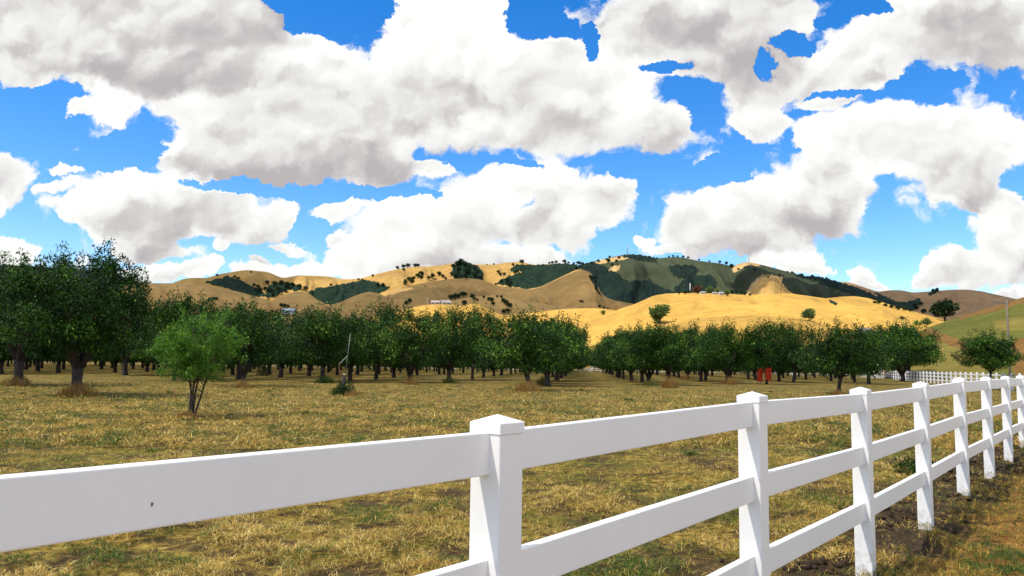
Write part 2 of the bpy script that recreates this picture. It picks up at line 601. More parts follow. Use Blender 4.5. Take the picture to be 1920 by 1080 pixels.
gx = axis([(-6000, -600, 400), (-600, -80, 40), (-80, -16, 2), (-16, -4, .35), (-4, 14, 0.09), (14, 24, .35), (24, 80, 2), (80, 600, 40), (600, 6000, 400)])
gy = axis([(-400, -20, 40), (-20, 0, 2), (0, 2, .3), (2, 16, 0.09), (16, 30, .35), (30, 120, 2), (120, 600, 40), (600, 9000, 400)])
GX, GY = np.meshgrid(gx, gy)
GZm = gz(GX, GY)
nxg, nyg = len(gx), len(gy)
idx = np.arange(nxg * nyg).reshape(nyg, nxg)
quads = np.stack([idx[:-1, :-1], idx[:-1, 1:], idx[1:, 1:], idx[1:, :-1]], -1).reshape(-1, 4)
g_me = new_mesh('ground', np.stack([GX, GY, GZm], -1).reshape(-1, 3), [quads], M_ground, True)
tag(obj('ground', g_me), kind='structure')


# ------------------------------------------------------------------ grass (uncountable)
def grass_material():
    m, t, b = mat_new('grass_blades')
    at = t.node('ShaderNodeAttribute', attribute_name='tone')
    col = t.ramp(at.outputs['Fac'], [(0.0, (0.014, 0.045, 0.004)), (0.18, (0.05, 0.115, 0.010)), (0.34, (0.14, 0.16, 0.02)), (0.42, (0.20, 0.10, 0.018)),
                                     (0.62, (0.47, 0.29, 0.045)), (0.82, (0.62, 0.44, 0.095)), (1.0, (0.78, 0.62, 0.25))])
    t.l.new(col, b.inputs['Base Color'])
    b.inputs['Roughness'].default_value = 0.65
    b.inputs['Specular IOR Level'].default_value = 0.25
    tr = t.node('ShaderNodeBsdfTranslucent')
    t.l.new(col, tr.inputs['Color'])
    ms = t.node('ShaderNodeMixShader')
    ms.inputs[0].default_value = 0.2
    t.l.new(b.outputs[0], ms.inputs[1])
    t.l.new(tr.outputs[0], ms.inputs[2])
    t.l.new(ms.outputs[0], t.n['Material Output'].inputs[0])
    return m


M_grass = grass_material()


def blades(name, n, y0, y1, lmin, lmax, width, lift, power=1.0, label=''):
    """cut hay and short grass: n bent blades between depths y0 and y1"""
    uu = rng.random(n * 2)
    yy = (y0 ** (1 - power) + uu * (y1 ** (1 - power) - y0 ** (1 - power))) ** (1 / (1 - power)) if power != 1 else y0 * (y1 / y0) ** uu
    xx = (rng.random(n * 2) * 2 - 1) * (0.70 * yy + 1.2)
    # patchiness: blades gather in tufts
    tuft = fbm(xx * 3.0, yy * 3.0, 4, 11, .65)
    big = fbm(xx * 0.5, yy * 0.5, 4, 21)
    dist = (xx - FX0) * fnor[0] + (yy - FY0) * fnor[1]
    dj = dist + (fbm(xx * 1.1, yy * 1.1, 3, 31) - 0.5) * 1.2
    strip = sstep(dj, -0.95, -0.4) * (1 - sstep(dj, 0.0, 0.35)) * np.clip((fbm(xx * 2.1, yy * 2.1, 3, 71) - .36) * 6, 0.1, 1) * sstep(yy, 2, 4.5) * (1 - sstep(yy, 18, 30))
    keep = rng.random(n * 2) < np.clip((tuft - 0.42) * 6.0, 0.04, 1) * (1 - 0.78 * strip) * np.where(dj > .2, 2.2, 1)
    xx, yy, tuft, big, dj = xx[keep][:n], yy[keep][:n], tuft[keep][:n], big[keep][:n], dj[keep][:n]
    k = len(xx)
    gr = fbm(xx * 1.3 + 40, yy * 1.3, 4, 51, .6)
    is_green = rng.random(k) < np.clip((gr + 0.25 * (big - .5) - 0.455) * 6, 0.10, 0.88)
    verge = dj > 0.2
    vg = fbm(xx * 0.9 + 9, yy * 0.9, 3, 61)
    is_green = np.where(verge, rng.random(k) < np.clip((vg - 0.52) * 12, 0.02, 0.97), is_green)
    tone = np.where(is_green, rng.random(k) * 0.32, 0.40 + 0.6 * rng.random(k) ** 1.2 + 0.35 * (big - 0.5))
    tone = np.where(verge & ~is_green, tone * .8 - 0.06 - .06 * rng.random(k), tone)
    tone = np.clip(tone, 0, 1)
    ang = rng.random(k) * 2 * np.pi
    L = (lmin + (lmax - lmin) * rng.random(k)) * np.where(is_green, 0.8, 1.0)
    up = rng.random(k) * lift * np.where(is_green, 1.6, 1.0) + 0.03
    d1 = np.stack([np.cos(ang), np.sin(ang), up * 1.6], -1)
    d1 /= np.linalg.norm(d1, axis=1)[:, None]
    ang2 = ang + (rng.random(k) - 0.5) * 1.8
    d2 = np.stack([np.cos(ang2), np.sin(ang2), up * 0.4 - 0.12 * rng.random(k)], -1)
    d2 /= np.linalg.norm(d2, axis=1)[:, None]
    base = np.stack([xx, yy, gz(xx, yy) + rng.random(k) * lmax * 0.16 + np.clip(tuft - 0.45, 0, 1) * 0.22], -1)
    side = np.stack([-np.sin(ang), np.cos(ang), (rng.random(k) - .5) * 0.8], -1)
    w = (width * (0.5 + rng.random(k)) * (0.6 + yy / max(y1, 1) * 0.6))[:, None]
    p1 = base + d1 * (L * 0.55)[:, None]
    p2 = p1 + d2 * (L * 0.45)[:, None]
    V = np.stack([base - side * w, base + side * w, p1 + side * w * .8, p1 - side * w * .8, p2], 1).reshape(-1, 3)
    i0 = np.arange(k)[:, None] * 5
    fq = i0 + np.array([[0, 1, 2, 3]])
    ft = i0 + np.array([[3, 2, 4]])
    me = new_mesh(name, V, [fq, ft], M_grass, False, {'tone': np.repeat(np.clip(tone + (rng.random(k) > .985) * .3, 0, 1), 5)})
    o = obj(name, me)
    tag(o, label, 'grass', kind='stuff')
    return o


blades('grass', 300000, 4.6, 17, 0.03, 0.10, 0.0022, 0.75, 1.3, 'cut dry hay and short green grass in the near field')
blades('grass', 190000, 15, 60, 0.08, 0.22, 0.0065, 0.55, 1.2, 'cut dry grass between the fence and the orchard')


rs_ = np.random.default_rng(88)
V_, T_g = [], []
for q in range(150):
    yy_ = 13 + 45 * rs_.random()
    xx_ = (rs_.random() * 2 - 1) * .68 * yy_
    kk_ = int(26 + 20 * rs_.random())
    a = rs_.random(kk_) * 6.28
    r0 = rs_.random(kk_) * .16
    L_ = (.03 + .07 * rs_.random()) * (.5 + rs_.random(kk_))
    tilt = .3 + .9 * rs_.random(kk_)
    dd = np.stack([np.cos(a) * tilt, np.sin(a) * tilt, np.ones(kk_)], -1)
    dd /= np.linalg.norm(dd, axis=1)[:, None]
    b0_ = np.stack([xx_ + np.cos(a) * r0, yy_ + np.sin(a) * r0, np.full(kk_, gzf(xx_, yy_) + .01)], -1)
    sd = np.stack([-np.sin(a), np.cos(a), np.zeros(kk_)], -1) * (.006 + .0004 * yy_)
    V_.append(np.stack([b0_ - sd * .4, b0_ + sd * .4, b0_ + dd * L_[:, None] * .6 + sd, b0_ + dd * L_[:, None], b0_ + dd * L_[:, None] * .6 - sd], 1).reshape(-1, 3))
    T_g.append(np.repeat(.06 + rs_.random() * .2 + .12 * rs_.random(kk_), 5))
V_ = np.concatenate(V_)
T_g = np.concatenate(T_g)
tag(obj('grass', new_mesh('grass', V_, [(np.arange(len(V_) // 5)[:, None] * 5 + np.array([[0, 1, 2, 3]])), (np.arange(len(V_) // 5)[:, None] * 5 + np.array([[0, 3, 4]]))], M_grass, False, {'tone': T_g})),
    'low green weed tufts dotted over the mown field', 'grass', kind='stuff')

M_soil = simple('clod_soil', (0.045, 0.030, 0.021), 0.95, .5, 30, .1)
rs_ = np.random.default_rng(77)
kc = 5200
ss = rs_.random(kc) ** .8 * 22 - 1
oo = rs_.normal(-0.25, .38, kc)
cx = FX0 + fdir[0] * ss + fnor[0] * oo
cy_ = FY0 + fdir[1] * ss + fnor[1] * oo
kp = (fbm(cx * 1.4, cy_ * 1.4, 3, 81) > .46)
cx, cy_ = cx[kp], cy_[kp]
kc = len(cx)
octa = np.array([[1, 0, 0], [-1, 0, 0], [0, 1, 0], [0, -1, 0], [0, 0, 1], [0, 0, -1.]])
rad_ = 0.008 + 0.045 * rs_.random(kc) ** 4
Vc = octa[None] * (0.6 + .8 * rs_.random((kc, 6, 1))) + rs_.normal(0, .25, (kc, 6, 3))
Vc = Vc * rad_[:, None, None] * np.array([1.2, 1.2, .8]) + np.stack([cx, cy_, gz(cx, cy_) + rad_ * .3], -1)[:, None, :]
of = np.array([[0, 2, 4], [2, 1, 4], [1, 3, 4], [3, 0, 4], [2, 0, 5], [1, 2, 5], [3, 1, 5], [0, 3, 5]])
tag(obj('soil_clods', new_mesh('soil_clods', Vc.reshape(-1, 3), [(np.arange(kc)[:, None, None] * 6 + of[None]).reshape(-1, 3)], M_soil)),
    'dark crumbled soil clods along the foot of the near fence', 'soil', kind='stuff')

# ------------------------------------------------------------------ hills
def crest_fn(pts):
    xs = np.array([p[0] for p in pts], float)
    ys = np.array([p[1] for p in pts], float)

    def f(x):
        # smoothed piecewise line
        s = 0
        for o_, w_ in ((-9, .12), (-5, .2), (0, .36), (5, .2), (9, .12)):
            s = s + w_ * np.interp(x + o_, xs, ys)
        return s
    return f


CMn = np.array(CM.to_3x3())


def rays_np(px, py):
    v_ = np.stack([(px - 960) / F, -(py - 540) / F, -np.ones_like(px)], -1)
    d = v_ @ CMn.T
    return d


def project_np(P):
    q = (P - np.array([0, 0, EYE])) @ CMn
    return 960 + F * q[..., 0] / -q[..., 2], 540 - F * q[..., 1] / -q[..., 2]


def in_poly(px, py, poly):
    inside_ = np.zeros(px.shape, bool)
    n = len(poly)
    for i in range(n):
        x1, y1 = poly[i]
        x2, y2 = poly[(i + 1) % n]
        c = ((y1 > py) != (y2 > py)) & (px < (x2 - x1) * (py - y1) / (y2 - y1 + 1e-9) + x1)
        inside_ ^= c
    return inside_


def hill_material(name, grass, forest=((0.006, 0.014, 0.011), (0.016, 0.034, 0.018)), fine=0.05, second=None):
    m, t, b = mat_new(name)
    g = t.node('ShaderNodeNewGeometry')
    pos = g.outputs['Position']
    mp = t.node('ShaderNodeMapping')
    mp.inputs['Scale'].default_value = (1, 0.35, 1.6)
    t.l.new(pos, mp.inputs[0])
    n1 = t.noise(mp.outputs[0], fine * 0.25, 5, 0.6)
    n2 = t.noise(pos, fine, 6, 0.7)
    n = t.math('ADD', t.math('MULTIPLY', n1, 0.55), t.math('MULTIPLY', n2, 0.45))
    lo = tuple(c * 0.66 for c in grass)
    hi = tuple(min(1, c * 1.22) for c in grass)
    gcol = t.ramp(n, [(0.36, lo), (0.52, grass), (0.64, hi)])
    if second:
        a2 = t.node('ShaderNodeAttribute', attribute_name='alt')
        f2 = t.math('ADD', a2.outputs['Fac'], t.math('MULTIPLY', t.math('SUBTRACT', n2, 0.5), 0.9))
        gcol = t.mix(t.smooth(f2, 0.25, 0.75), gcol, t.ramp(n, [(0.36, tuple(c * .7 for c in second)), (0.64, tuple(c * 1.25 for c in second))]))
    sz = t.node('ShaderNodeSeparateXYZ')
    t.l.new(pos, sz.inputs[0])
    zj = t.math('ADD', t.math('MULTIPLY', sz.outputs[2], fine * 0.62), t.math('MULTIPLY', t.noise(pos, fine * 0.12, 3, 0.5), 5.0))
    tr_ = t.math('LESS_THAN', t.math('FRACT', zj), 0.055)
    tr_ = t.math('MULTIPLY', tr_, t.smooth(n1, 0.46, 0.56))
    gcol = t.mix(t.math('MULTIPLY', tr_, 0.45), gcol, tuple(c * 0.5 for c in grass))
    at = t.node('ShaderNodeAttribute', attribute_name='veg')
    f = t.math('ADD', at.outputs['Fac'], t.math('MULTIPLY', t.math('SUBTRACT', n2, 0.5), 0.7))
    f = t.smooth(f, 0.40, 0.60)
    fcol = t.ramp(t.noise(pos, fine * 1.5, 5, 0.75), [(0.35, forest[0]), (0.65, forest[1])])
    t.l.new(t.mix(f, gcol, fcol), b.inputs['Base Color'])
    b.inputs['Roughness'].default_value = 0.95
    b.inputs['Specular IOR Level'].default_value = 0.05
    bu = t.node('ShaderNodeBump')
    bu.inputs['Strength'].default_value = 0.5
    bu.inputs['Distance'].default_value = 0.25 / fine * 0.3
    t.l.new(n2, bu.inputs['Height'])
    t.l.new(bu.outputs[0], b.inputs['Normal'])
    return m


HILLS = []


def hill(crest, Dc, Df, mat, veg=(), alt=(), gully=0.10, seed=0, step=2.0, rows=80, warp=40, shape=0.85, gscale=1.0, bump=0.0, ends=None):
    """a ridge whose crest stands Dc metres away and whose foot is Df metres away"""
    x0, x1 = crest[0][0], crest[-1][0]
    px = np.arange(x0, x1 + step, step)
    cf = crest_fn(crest)
    ts = np.concatenate([np.linspace(0, 1, rows) ** 0.9, 1 + np.linspace(0, 1, 10)[1:] * 0.35])
    PX, T = np.meshgrid(px, ts)
    tt = np.minimum(T, 1)
    # the fronts lean sideways as they come down, so spurs do not point at the viewer
    wx = (fbm(PX / 90.0 * gscale + seed, T * 1.5, 3, seed) - 0.5) * 2 * warp * (1 - tt)
    cy = cf(PX + wx * 2)
    d = rays_np(PX.astype(float), cy)
    tan_c = d[..., 2] / np.hypot(d[..., 0], d[..., 1])
    D = Df + (Dc - Df) * T
    zc = EYE + tan_c * Dc
    prof = np.sin(np.clip(tt, 0, 1) * np.pi / 2) ** shape
    z = zc * prof
    # gullies: ridged noise running downhill
    gx_ = (PX + wx * 3) / 46.0 * gscale
    rn = 1 - np.abs(2 * fbm(gx_ + T * 0.9, T * 1.3, 3, seed + 5, .45) - 1)
    rn2 = 1 - np.abs(2 * vnoise(gx_ * 2.7 + T * 1.5, T * 2.5, seed + 9) - 1)
    zmax = max(float(np.max(zc)), 1.0)
    env = np.clip(np.sin(np.pi * np.clip(tt, 0, 1) ** 1.1), 0, 1)
    z = z - zmax * gully * env * (rn * 0.75 + rn2 * 0.25)
    z = z + (fbm(PX / 12.0, T * 9, 3, seed + 20) - .5) * zmax * 0.012 * np.minimum(env * 4, 1)
    back = np.clip(T - 1, 0, 1)
    z = z - back * zmax * 1.1 * (back / 0.35)
    # keep every lower row under the line of sight to the crest
    tz = (z - EYE) / D
    lim = tan_c * 1.0
    over = (tz > lim) & (T < 1)
    z = np.where(over, EYE + lim * D - 0.3, z)
    az = np.arctan2(d[..., 0], d[..., 1])
    # use the azimuth of the unshifted column
    d0 = rays_np(PX.astype(float), cf(PX))
    az = np.arctan2(d0[..., 0], d0[..., 1])
    V = np.stack([np.sin(az) * D, np.cos(az) * D, z], -1)
    qx, qy = project_np(V)
    jx = (fbm(qx / 6, qy / 6, 3, seed + 31) - .5) * 9
    jy = (fbm(qx / 6 + 50, qy / 6, 3, seed + 37) - .5) * 6
    vg = np.zeros(PX.shape)
    for p in veg:
        val, poly = (p if isinstance(p[0], float) else (1.0, p))
        vg = np.where(in_poly(qx + jx, qy + jy, poly), val, vg)
    al = np.zeros(PX.shape)
    for p in alt:
        al = np.where(in_poly(qx + jx, qy + jy, p), 1.0, al)
    # soften the masks once
    def blur(a):
        b_ = a.copy()
        b_[1:-1, 1:-1] = (a[1:-1, 1:-1] * 2 + a[:-2, 1:-1] + a[2:, 1:-1] + a[1:-1, :-2] + a[1:-1, 2:]) / 6
        return b_
    vg, al = blur(vg), blur(blur(al))
    if bump:
        lump = fbm(PX / 3.2, T * rows / 2.2, 2, seed + 41) * bump * np.clip(vg, 0, 1)
        V[..., 2] += lump
    ny, nx = PX.shape
    idx_ = np.arange(nx * ny).reshape(ny, nx)
    qd = np.stack([idx_[:-1, :-1], idx_[:-1, 1:], idx_[1:, 1:], idx_[1:, :-1]], -1).reshape(-1, 4)
    me = new_mesh('hill', V.reshape(-1, 3), [qd], mat, True, {'veg': vg.ravel(), 'alt': al.ravel()})
    o = tag(obj('hill', me), kind='structure')
    HILLS.append(BVHTree.FromPolygons([tuple(p) for p in V.reshape(-1, 3).tolist()], qd.tolist()))
    return o


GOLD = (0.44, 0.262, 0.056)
TAN_SHADED = (0.34, 0.212, 0.072)  # duller, browner grass with some of the cloud shade put into the colour
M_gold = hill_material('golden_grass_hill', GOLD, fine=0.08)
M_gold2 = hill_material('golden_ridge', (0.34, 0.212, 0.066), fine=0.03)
M_tan_shaded = hill_material('shaded_tan_hill', TAN_SHADED, fine=0.03)
M_mtn = hill_material('scrub_mountain', (0.046, 0.056, 0.030), forest=((0.005, 0.012, 0.012), (0.014, 0.027, 0.017)), fine=0.012, second=(0.42, 0.28, 0.12))
M_far = hill_material('far_hill', (0.24, 0.150, 0.075), fine=0.012)
M_dark = hill_material('shaded_far_hill', (0.030, 0.034, 0.030), fine=0.02)  # the far left hill's shade is put into this dark colour
M_green = hill_material('green_hillside', (0.120, 0.122, 0.024), forest=((0.14, 0.07, 0.02), (0.22, 0.125, 0.035)), fine=0.16, second=(0.19, 0.155, 0.036))

# far right hills
hill([(1540, 545), (1573, 528), (1593, 529), (1622, 539), (1646, 547), (1669, 544), (1692, 544), (1710, 549), (1733, 547), (1759, 545), (1783, 543),
      (1815, 543), (1841, 546), (1867, 552), (1902, 560), (1960, 572), (2050, 590)], 3400, 2400, M_far,
     veg=[[(1630, 560), (1655, 556), (1680, 566), (1700, 568), (1725, 560), (1726, 568), (1714, 584), (1690, 582), (1660, 575)],
          [(1738, 553), (1758, 543), (1762, 547), (1745, 556)], [(1640, 550), (1652, 553), (1654, 562), (1644, 560)]], seed=3, gully=0.10, bump=10)
# dark hill on the far left
hill([(-260, 500), (-60, 498), (0, 496), (60, 499), (140, 504), (200, 509), (240, 522), (285, 540), (340, 560)], 3200, 2000, M_dark, seed=8)
# sunlit ridge on the left of the mountain
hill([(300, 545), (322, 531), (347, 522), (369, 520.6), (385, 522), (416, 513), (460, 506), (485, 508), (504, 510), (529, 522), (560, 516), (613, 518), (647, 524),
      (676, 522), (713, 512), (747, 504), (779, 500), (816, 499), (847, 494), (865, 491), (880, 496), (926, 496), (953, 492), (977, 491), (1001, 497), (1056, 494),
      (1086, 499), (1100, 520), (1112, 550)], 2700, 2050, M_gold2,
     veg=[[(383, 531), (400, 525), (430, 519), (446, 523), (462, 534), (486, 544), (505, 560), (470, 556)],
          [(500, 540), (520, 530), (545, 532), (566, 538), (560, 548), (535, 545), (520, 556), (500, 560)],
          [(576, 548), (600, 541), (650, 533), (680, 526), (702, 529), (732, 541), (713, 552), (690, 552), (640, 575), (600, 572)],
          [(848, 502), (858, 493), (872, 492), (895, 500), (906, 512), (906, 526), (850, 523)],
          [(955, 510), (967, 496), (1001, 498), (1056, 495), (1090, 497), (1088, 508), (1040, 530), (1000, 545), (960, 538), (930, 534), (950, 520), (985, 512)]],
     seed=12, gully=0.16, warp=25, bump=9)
# the mountain with scrub on its flanks
MT = [(1040, 520), (1086, 497), (1110, 491), (1146, 482), (1167, 478), (1176, 477), (1198, 479), (1225, 485), (1258, 482), (1279, 482), (1303, 488), (1352, 494), (1374, 500),
      (1388, 493), (1404, 491), (1427, 496), (1468, 507), (1500, 517), (1549, 523), (1582, 533), (1611, 543), (1651, 560), (1710, 590), (1760, 610)]
hill(MT, 2900, 1700, M_mtn,
     veg=[[(1085, 500), (1112, 492), (1130, 500), (1180, 530), (1210, 548), (1240, 556), (1190, 575), (1130, 565), (1112, 530)],
          [(1168, 478), (1200, 479), (1228, 486), (1232, 494), (1200, 490), (1170, 484)],
          [(1255, 500), (1300, 498), (1312, 508), (1290, 525), (1260, 520)], [(1290, 520), (1330, 515), (1345, 530), (1340, 555), (1280, 556), (1262, 545)],
          [(1180, 530), (1215, 525), (1250, 545), (1280, 552), (1230, 560), (1200, 550)],
          [(1468, 507), (1500, 517), (1549, 523), (1582, 533), (1611, 543), (1651, 560), (1720, 590), (1690, 590), (1640, 568), (1600, 556), (1560, 540), (1500, 522)]],
     alt=[[(1110, 492), (1146, 483), (1166, 480), (1180, 486), (1140, 492), (1118, 498)], [(1145, 500), (1165, 496), (1160, 506), (1140, 510)],
          [(1373, 510), (1376, 500), (1388, 492), (1410, 490), (1428, 497), (1400, 499), (1384, 508)],
          [(1412, 530), (1425, 518), (1445, 515), (1468, 518), (1462, 530), (1480, 548), (1482, 556), (1390, 558)]],
     seed=21, gully=0.36, warp=70, step=1.5, rows=110, gscale=0.75, bump=12)
# sunlit spur coming down toward the viewer on the mountain's right side
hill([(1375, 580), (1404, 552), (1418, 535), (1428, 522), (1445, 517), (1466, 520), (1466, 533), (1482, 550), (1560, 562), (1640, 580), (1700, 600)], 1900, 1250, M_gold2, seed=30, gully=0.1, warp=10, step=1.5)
# shaded tan hills in front
hill([(930, 560), (989, 542), (1013, 538), (1050, 520), (1086, 503), (1113, 512), (1118, 530), (1125, 550), (1146, 562), (1195, 571), (1260, 590)], 2000, 1350, M_tan_shaded, seed=41, gully=0.24, warp=20, step=1.5,
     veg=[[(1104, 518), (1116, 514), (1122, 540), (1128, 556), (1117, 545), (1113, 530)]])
hill([(700, 570), (741, 543), (791, 531), (840, 523), (880, 522), (908, 525), (932, 536), (989, 542), (1040, 555), (1100, 578), (1150, 600)], 1850, 1250, M_tan_shaded, seed=47, gully=0.19, warp=30, step=1.5)
hill([(570, 600), (602, 576), (635, 568), (662, 556), (691, 546), (713, 551), (760, 575), (800, 600)], 1700, 1250, M_tan_shaded, seed=53, gully=0.08, warp=15)
hill([(480, 590), (510, 563), (535, 552), (560, 546), (579, 549), (602, 568), (625, 595)], 1650, 1250, M_tan_shaded, seed=57, gully=0.08, warp=15)
hill([(180, 556), (230, 535), (279, 531), (329, 531), (385, 535), (447, 547), (497, 560), (525, 577), (560, 600)], 1600, 1100, M_tan_shaded, seed=63, gully=0.17, warp=30)
hill([(500, 600), (530, 562), (570, 557), (605, 565), (630, 590)], 1500, 1150, M_tan_shaded, seed=67, gully=0.06, warp=10)
hill([(640, 612), (720, 588), (770, 574), (830, 567), (880, 558), (930, 553), (970, 560), (1030, 572), (1100, 579), (1170, 586), (1230, 600)], 1450, 1050, M_tan_shaded, seed=71, gully=0.19, warp=30)
# low golden ridge
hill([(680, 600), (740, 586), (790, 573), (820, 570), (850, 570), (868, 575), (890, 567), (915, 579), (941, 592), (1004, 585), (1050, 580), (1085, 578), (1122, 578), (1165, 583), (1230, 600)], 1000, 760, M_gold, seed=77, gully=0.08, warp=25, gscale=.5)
# big golden hill
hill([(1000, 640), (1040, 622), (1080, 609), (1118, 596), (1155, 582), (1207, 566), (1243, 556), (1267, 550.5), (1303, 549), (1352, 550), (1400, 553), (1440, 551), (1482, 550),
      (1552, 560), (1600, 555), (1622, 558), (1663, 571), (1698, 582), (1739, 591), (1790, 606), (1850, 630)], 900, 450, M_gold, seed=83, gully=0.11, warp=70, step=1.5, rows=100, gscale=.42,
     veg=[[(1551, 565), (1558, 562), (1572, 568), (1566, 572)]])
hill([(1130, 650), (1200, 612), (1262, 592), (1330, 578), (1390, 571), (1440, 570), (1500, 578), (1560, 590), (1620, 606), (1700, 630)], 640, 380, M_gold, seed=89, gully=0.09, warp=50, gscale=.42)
# green hillside on the right
hill([(1660, 660), (1700, 634), (1735, 616), (1797, 594), (1856, 577), (1920, 557), (2000, 532), (2120, 500), (2300, 470)], 290, 150, M_green, seed=97, gully=0.05, warp=10, step=3, rows=70, shape=1.0,
     veg=[[(1700, 620), (1735, 612), (1775, 628), (1810, 640), (1840, 655), (1845, 668), (1800, 655), (1760, 638), (1700, 632)], [(1895, 640), (1960, 625), (2100, 640), (2100, 700), (1900, 700)],
          [(1796, 588), (1856, 572), (1990, 530), (2000, 545), (1920, 568), (1860, 585), (1800, 600)]],
     alt=[[(1690, 640), (1740, 620), (1790, 650), (1840, 672), (1850, 720), (1690, 720)], [(1860, 600), (1960, 590), (2000, 620), (1870, 620)]])


def on_hill(px, py, maxit=30):
    """first point of any hill (or the flat ground) under a pixel"""
    o_ = Vector((0, 0, EYE))
    for k in range(maxit):
        d = ray(px, py + k * 0.7)
        best = None
        for bv in HILLS:
            loc, nor, i_, ds = bv.ray_cast(o_, d, 9000)
            if loc is not None and (best is None or ds < best[1]):
                best = (loc, ds)
        if best:
            return best[0]
    return ground_at(px, max(py, hz(px) + 4))


# ------------------------------------------------------------------ trees
def leaves_mesh(name, C, out, size, mat, tone, rs, droop=0.35, aspect=0.42):
    """C (N,3) leaf feet, out (N,3) outward direction"""
    n = len(C)
    d = out + rs.normal(0, 0.75, (n, 3))
    d[:, 2] -= droop
    d /= np.linalg.norm(d, axis=1)[:, None] + 1e-9
    s = np.cross(d, rs.normal(0, 1, (n, 3)) * 0.6 + np.array([0, 0, 1.0]))
    s /= np.linalg.norm(s, axis=1)[:, None] + 1e-9
    nn = np.cross(d, s)
    L = (size * (0.6 + 0.8 * rs.random(n)))[:, None]
    wv = L * aspect * 0.5
    V = np.stack([C, C + d * L * .5 + s * wv + nn * wv * .35, C + d * L, C + d * L * .5 - s * wv + nn * wv * .35], 1).reshape(-1, 3)
    i0 = np.arange(n)[:, None] * 4
    f1 = i0 + np.array([[0, 1, 2]])
    f2 = i0 + np.array([[0, 2, 3]])
    return new_mesh(name, V, [f1, f2], mat, False, {'tone': np.repeat(tone, 4)})


def walnut(seed, nleaf, leaf, H=5.6, Rr=3.3, zb=1.08, trunk_h=1.15, tr=0.20, nl=4, shoots=24, mat=None, lean=0.0):
    rs = np.random.default_rng(seed)
    rd = random.Random(seed)
    root = bpy.data.objects.new('walnut_tree', None)
    root.empty_display_size = 0.5
    COL.objects.link(root)
    # limbs
    mb = MB()
    lx = lean
    top = Vector((lx * trunk_h, rd.uniform(-.1, .1), trunk_h))
    mb.tube([(0, 0, -0.12), (0, 0, 0.1), (lx * .3 + rd.uniform(-.05, .05), rd.uniform(-.04, .04), trunk_h * .5), top],
            [tr * 1.45, tr * 1.12, tr * 0.92, tr * 1.0], 10)
    tips = []
    for i in range(nl):
        a = 2 * math.pi * (i + rd.uniform(-.25, .25)) / nl
        r1 = Rr * rd.uniform(.30, .42)
        mid = top + Vector((math.cos(a) * r1 * .5, math.sin(a) * r1 * .5, (H - trunk_h) * .18))
        end = top + Vector((math.cos(a) * r1 * 1.1, math.sin(a) * r1 * 1.1, (H - trunk_h) * rd.uniform(.36, .5)))
        mb.tube([top - Vector((0, 0, .12)), mid, end], [tr * .72, tr * .5, tr * .34], 7)
        for j in range(3):
            b_ = a + rd.uniform(-.9, .9)
            e2 = end + Vector((math.cos(b_) * Rr * .4, math.sin(b_) * Rr * .4, rd.uniform(-.2, .32) * (H - trunk_h)))
            m2 = (end + e2) / 2 + Vector((0, 0, .12))
            mb.tube([mid * .3 + end * .7, m2, e2], [tr * .3, tr * .2, tr * .09], 5)
            tips.append(e2)
    trunk = obj('trunk', mb.mesh('trunk', M_bark, True), root)
    # crown clumps
    zc = (H * 0.92 + zb) / 2
    rz_ = (H * 0.92 - zb) / 2
    nc = 95 if nleaf < 30000 else 150
    dirs = rs.normal(0, 1, (nc, 3))
    dirs /= np.linalg.norm(dirs, axis=1)[:, None]
    dirs[:, 2] = np.where(dirs[:, 2] < -0.45, dirs[:, 2] * .75, dirs[:, 2])
    lob = 0.80 + 0.36 * rs.random(nc)
    rad = np.where(rs.random(nc) < 0.30, 0.30 + 0.4 * rs.random(nc), lob)
    low = 1.0 + 0.08 * (dirs[:, 2] < 0)
    ld = rs.normal(0, 1, (7, 3)) * np.array([1, 1, .8])
    ld /= np.linalg.norm(ld, axis=1)[:, None]
    lobe = np.max(np.clip(dirs @ ld.T, 0, 1) ** 5 * (0.6 + .4 * rs.random(7))[None], axis=1)
    rad = rad * (0.80 + 0.30 * lobe)
    cc = dirs * rad[:, None] * np.array([Rr, Rr, rz_]) * low[:, None] + np.array([lx * 2, 0, zc])
    cr = Rr * (0.13 + 0.10 * rs.random(nc)) * (1 if nleaf < 30000 else .8)
    # upright shoots on top
    sh = []
    for i in range(shoots):
        a = rs.random() * 6.28
        r_ = Rr * math.sqrt(rs.random()) * 0.85
        z0 = zc + rz_ * math.sqrt(max(0, 1 - (r_ / Rr) ** 2)) * 0.95
        hgt = rs.uniform(0.35, 1.35) * (H / 5.6)
        for k in range(5):
            sh.append(((math.cos(a) * r_ + rs.normal(0, .05) * k, math.sin(a) * r_, z0 + hgt * k / 4), 0.27 - 0.035 * k))
    scs = np.array([s[0] for s in sh]).reshape(-1, 3)
    srs = np.array([s[1] for s in sh])
    per = np.concatenate([cr ** 2.0 * 1.0, srs ** 2 * 0.9])
    allc = np.concatenate([cc, scs])
    allr = np.concatenate([cr, srs])
    pick = rs.choice(len(allc), nleaf, p=per / per.sum())
    o_ = rs.normal(0, 1, (nleaf, 3))
    o_ /= np.linalg.norm(o_, axis=1)[:, None]
    rr_ = allr[pick] * (0.35 + 0.75 * rs.random(nleaf) ** 0.6)
    C = allc[pick] + o_ * rr_[:, None] * np.array([1.15, 1.15, 0.8])
    keep = C[:, 2] > zb * 1.0 + 0.35 * rs.random(nleaf) ** 2
    C, o_, pick = C[keep], o_[keep], pick[keep]
    clump_tone = rs.random(len(allc)) ** 1.3 * 0.62
    tone = np.clip(0.06 + clump_tone[pick] + 0.36 * rs.random(len(C)) ** 1.6 + (rs.random(len(C)) > 0.965) * 0.4, 0, 1)
    me = leaves_mesh('crown', C, o_ * 0.7, leaf, mat or M_leaf, tone, rs)
    obj('crown', me, root)
    return root


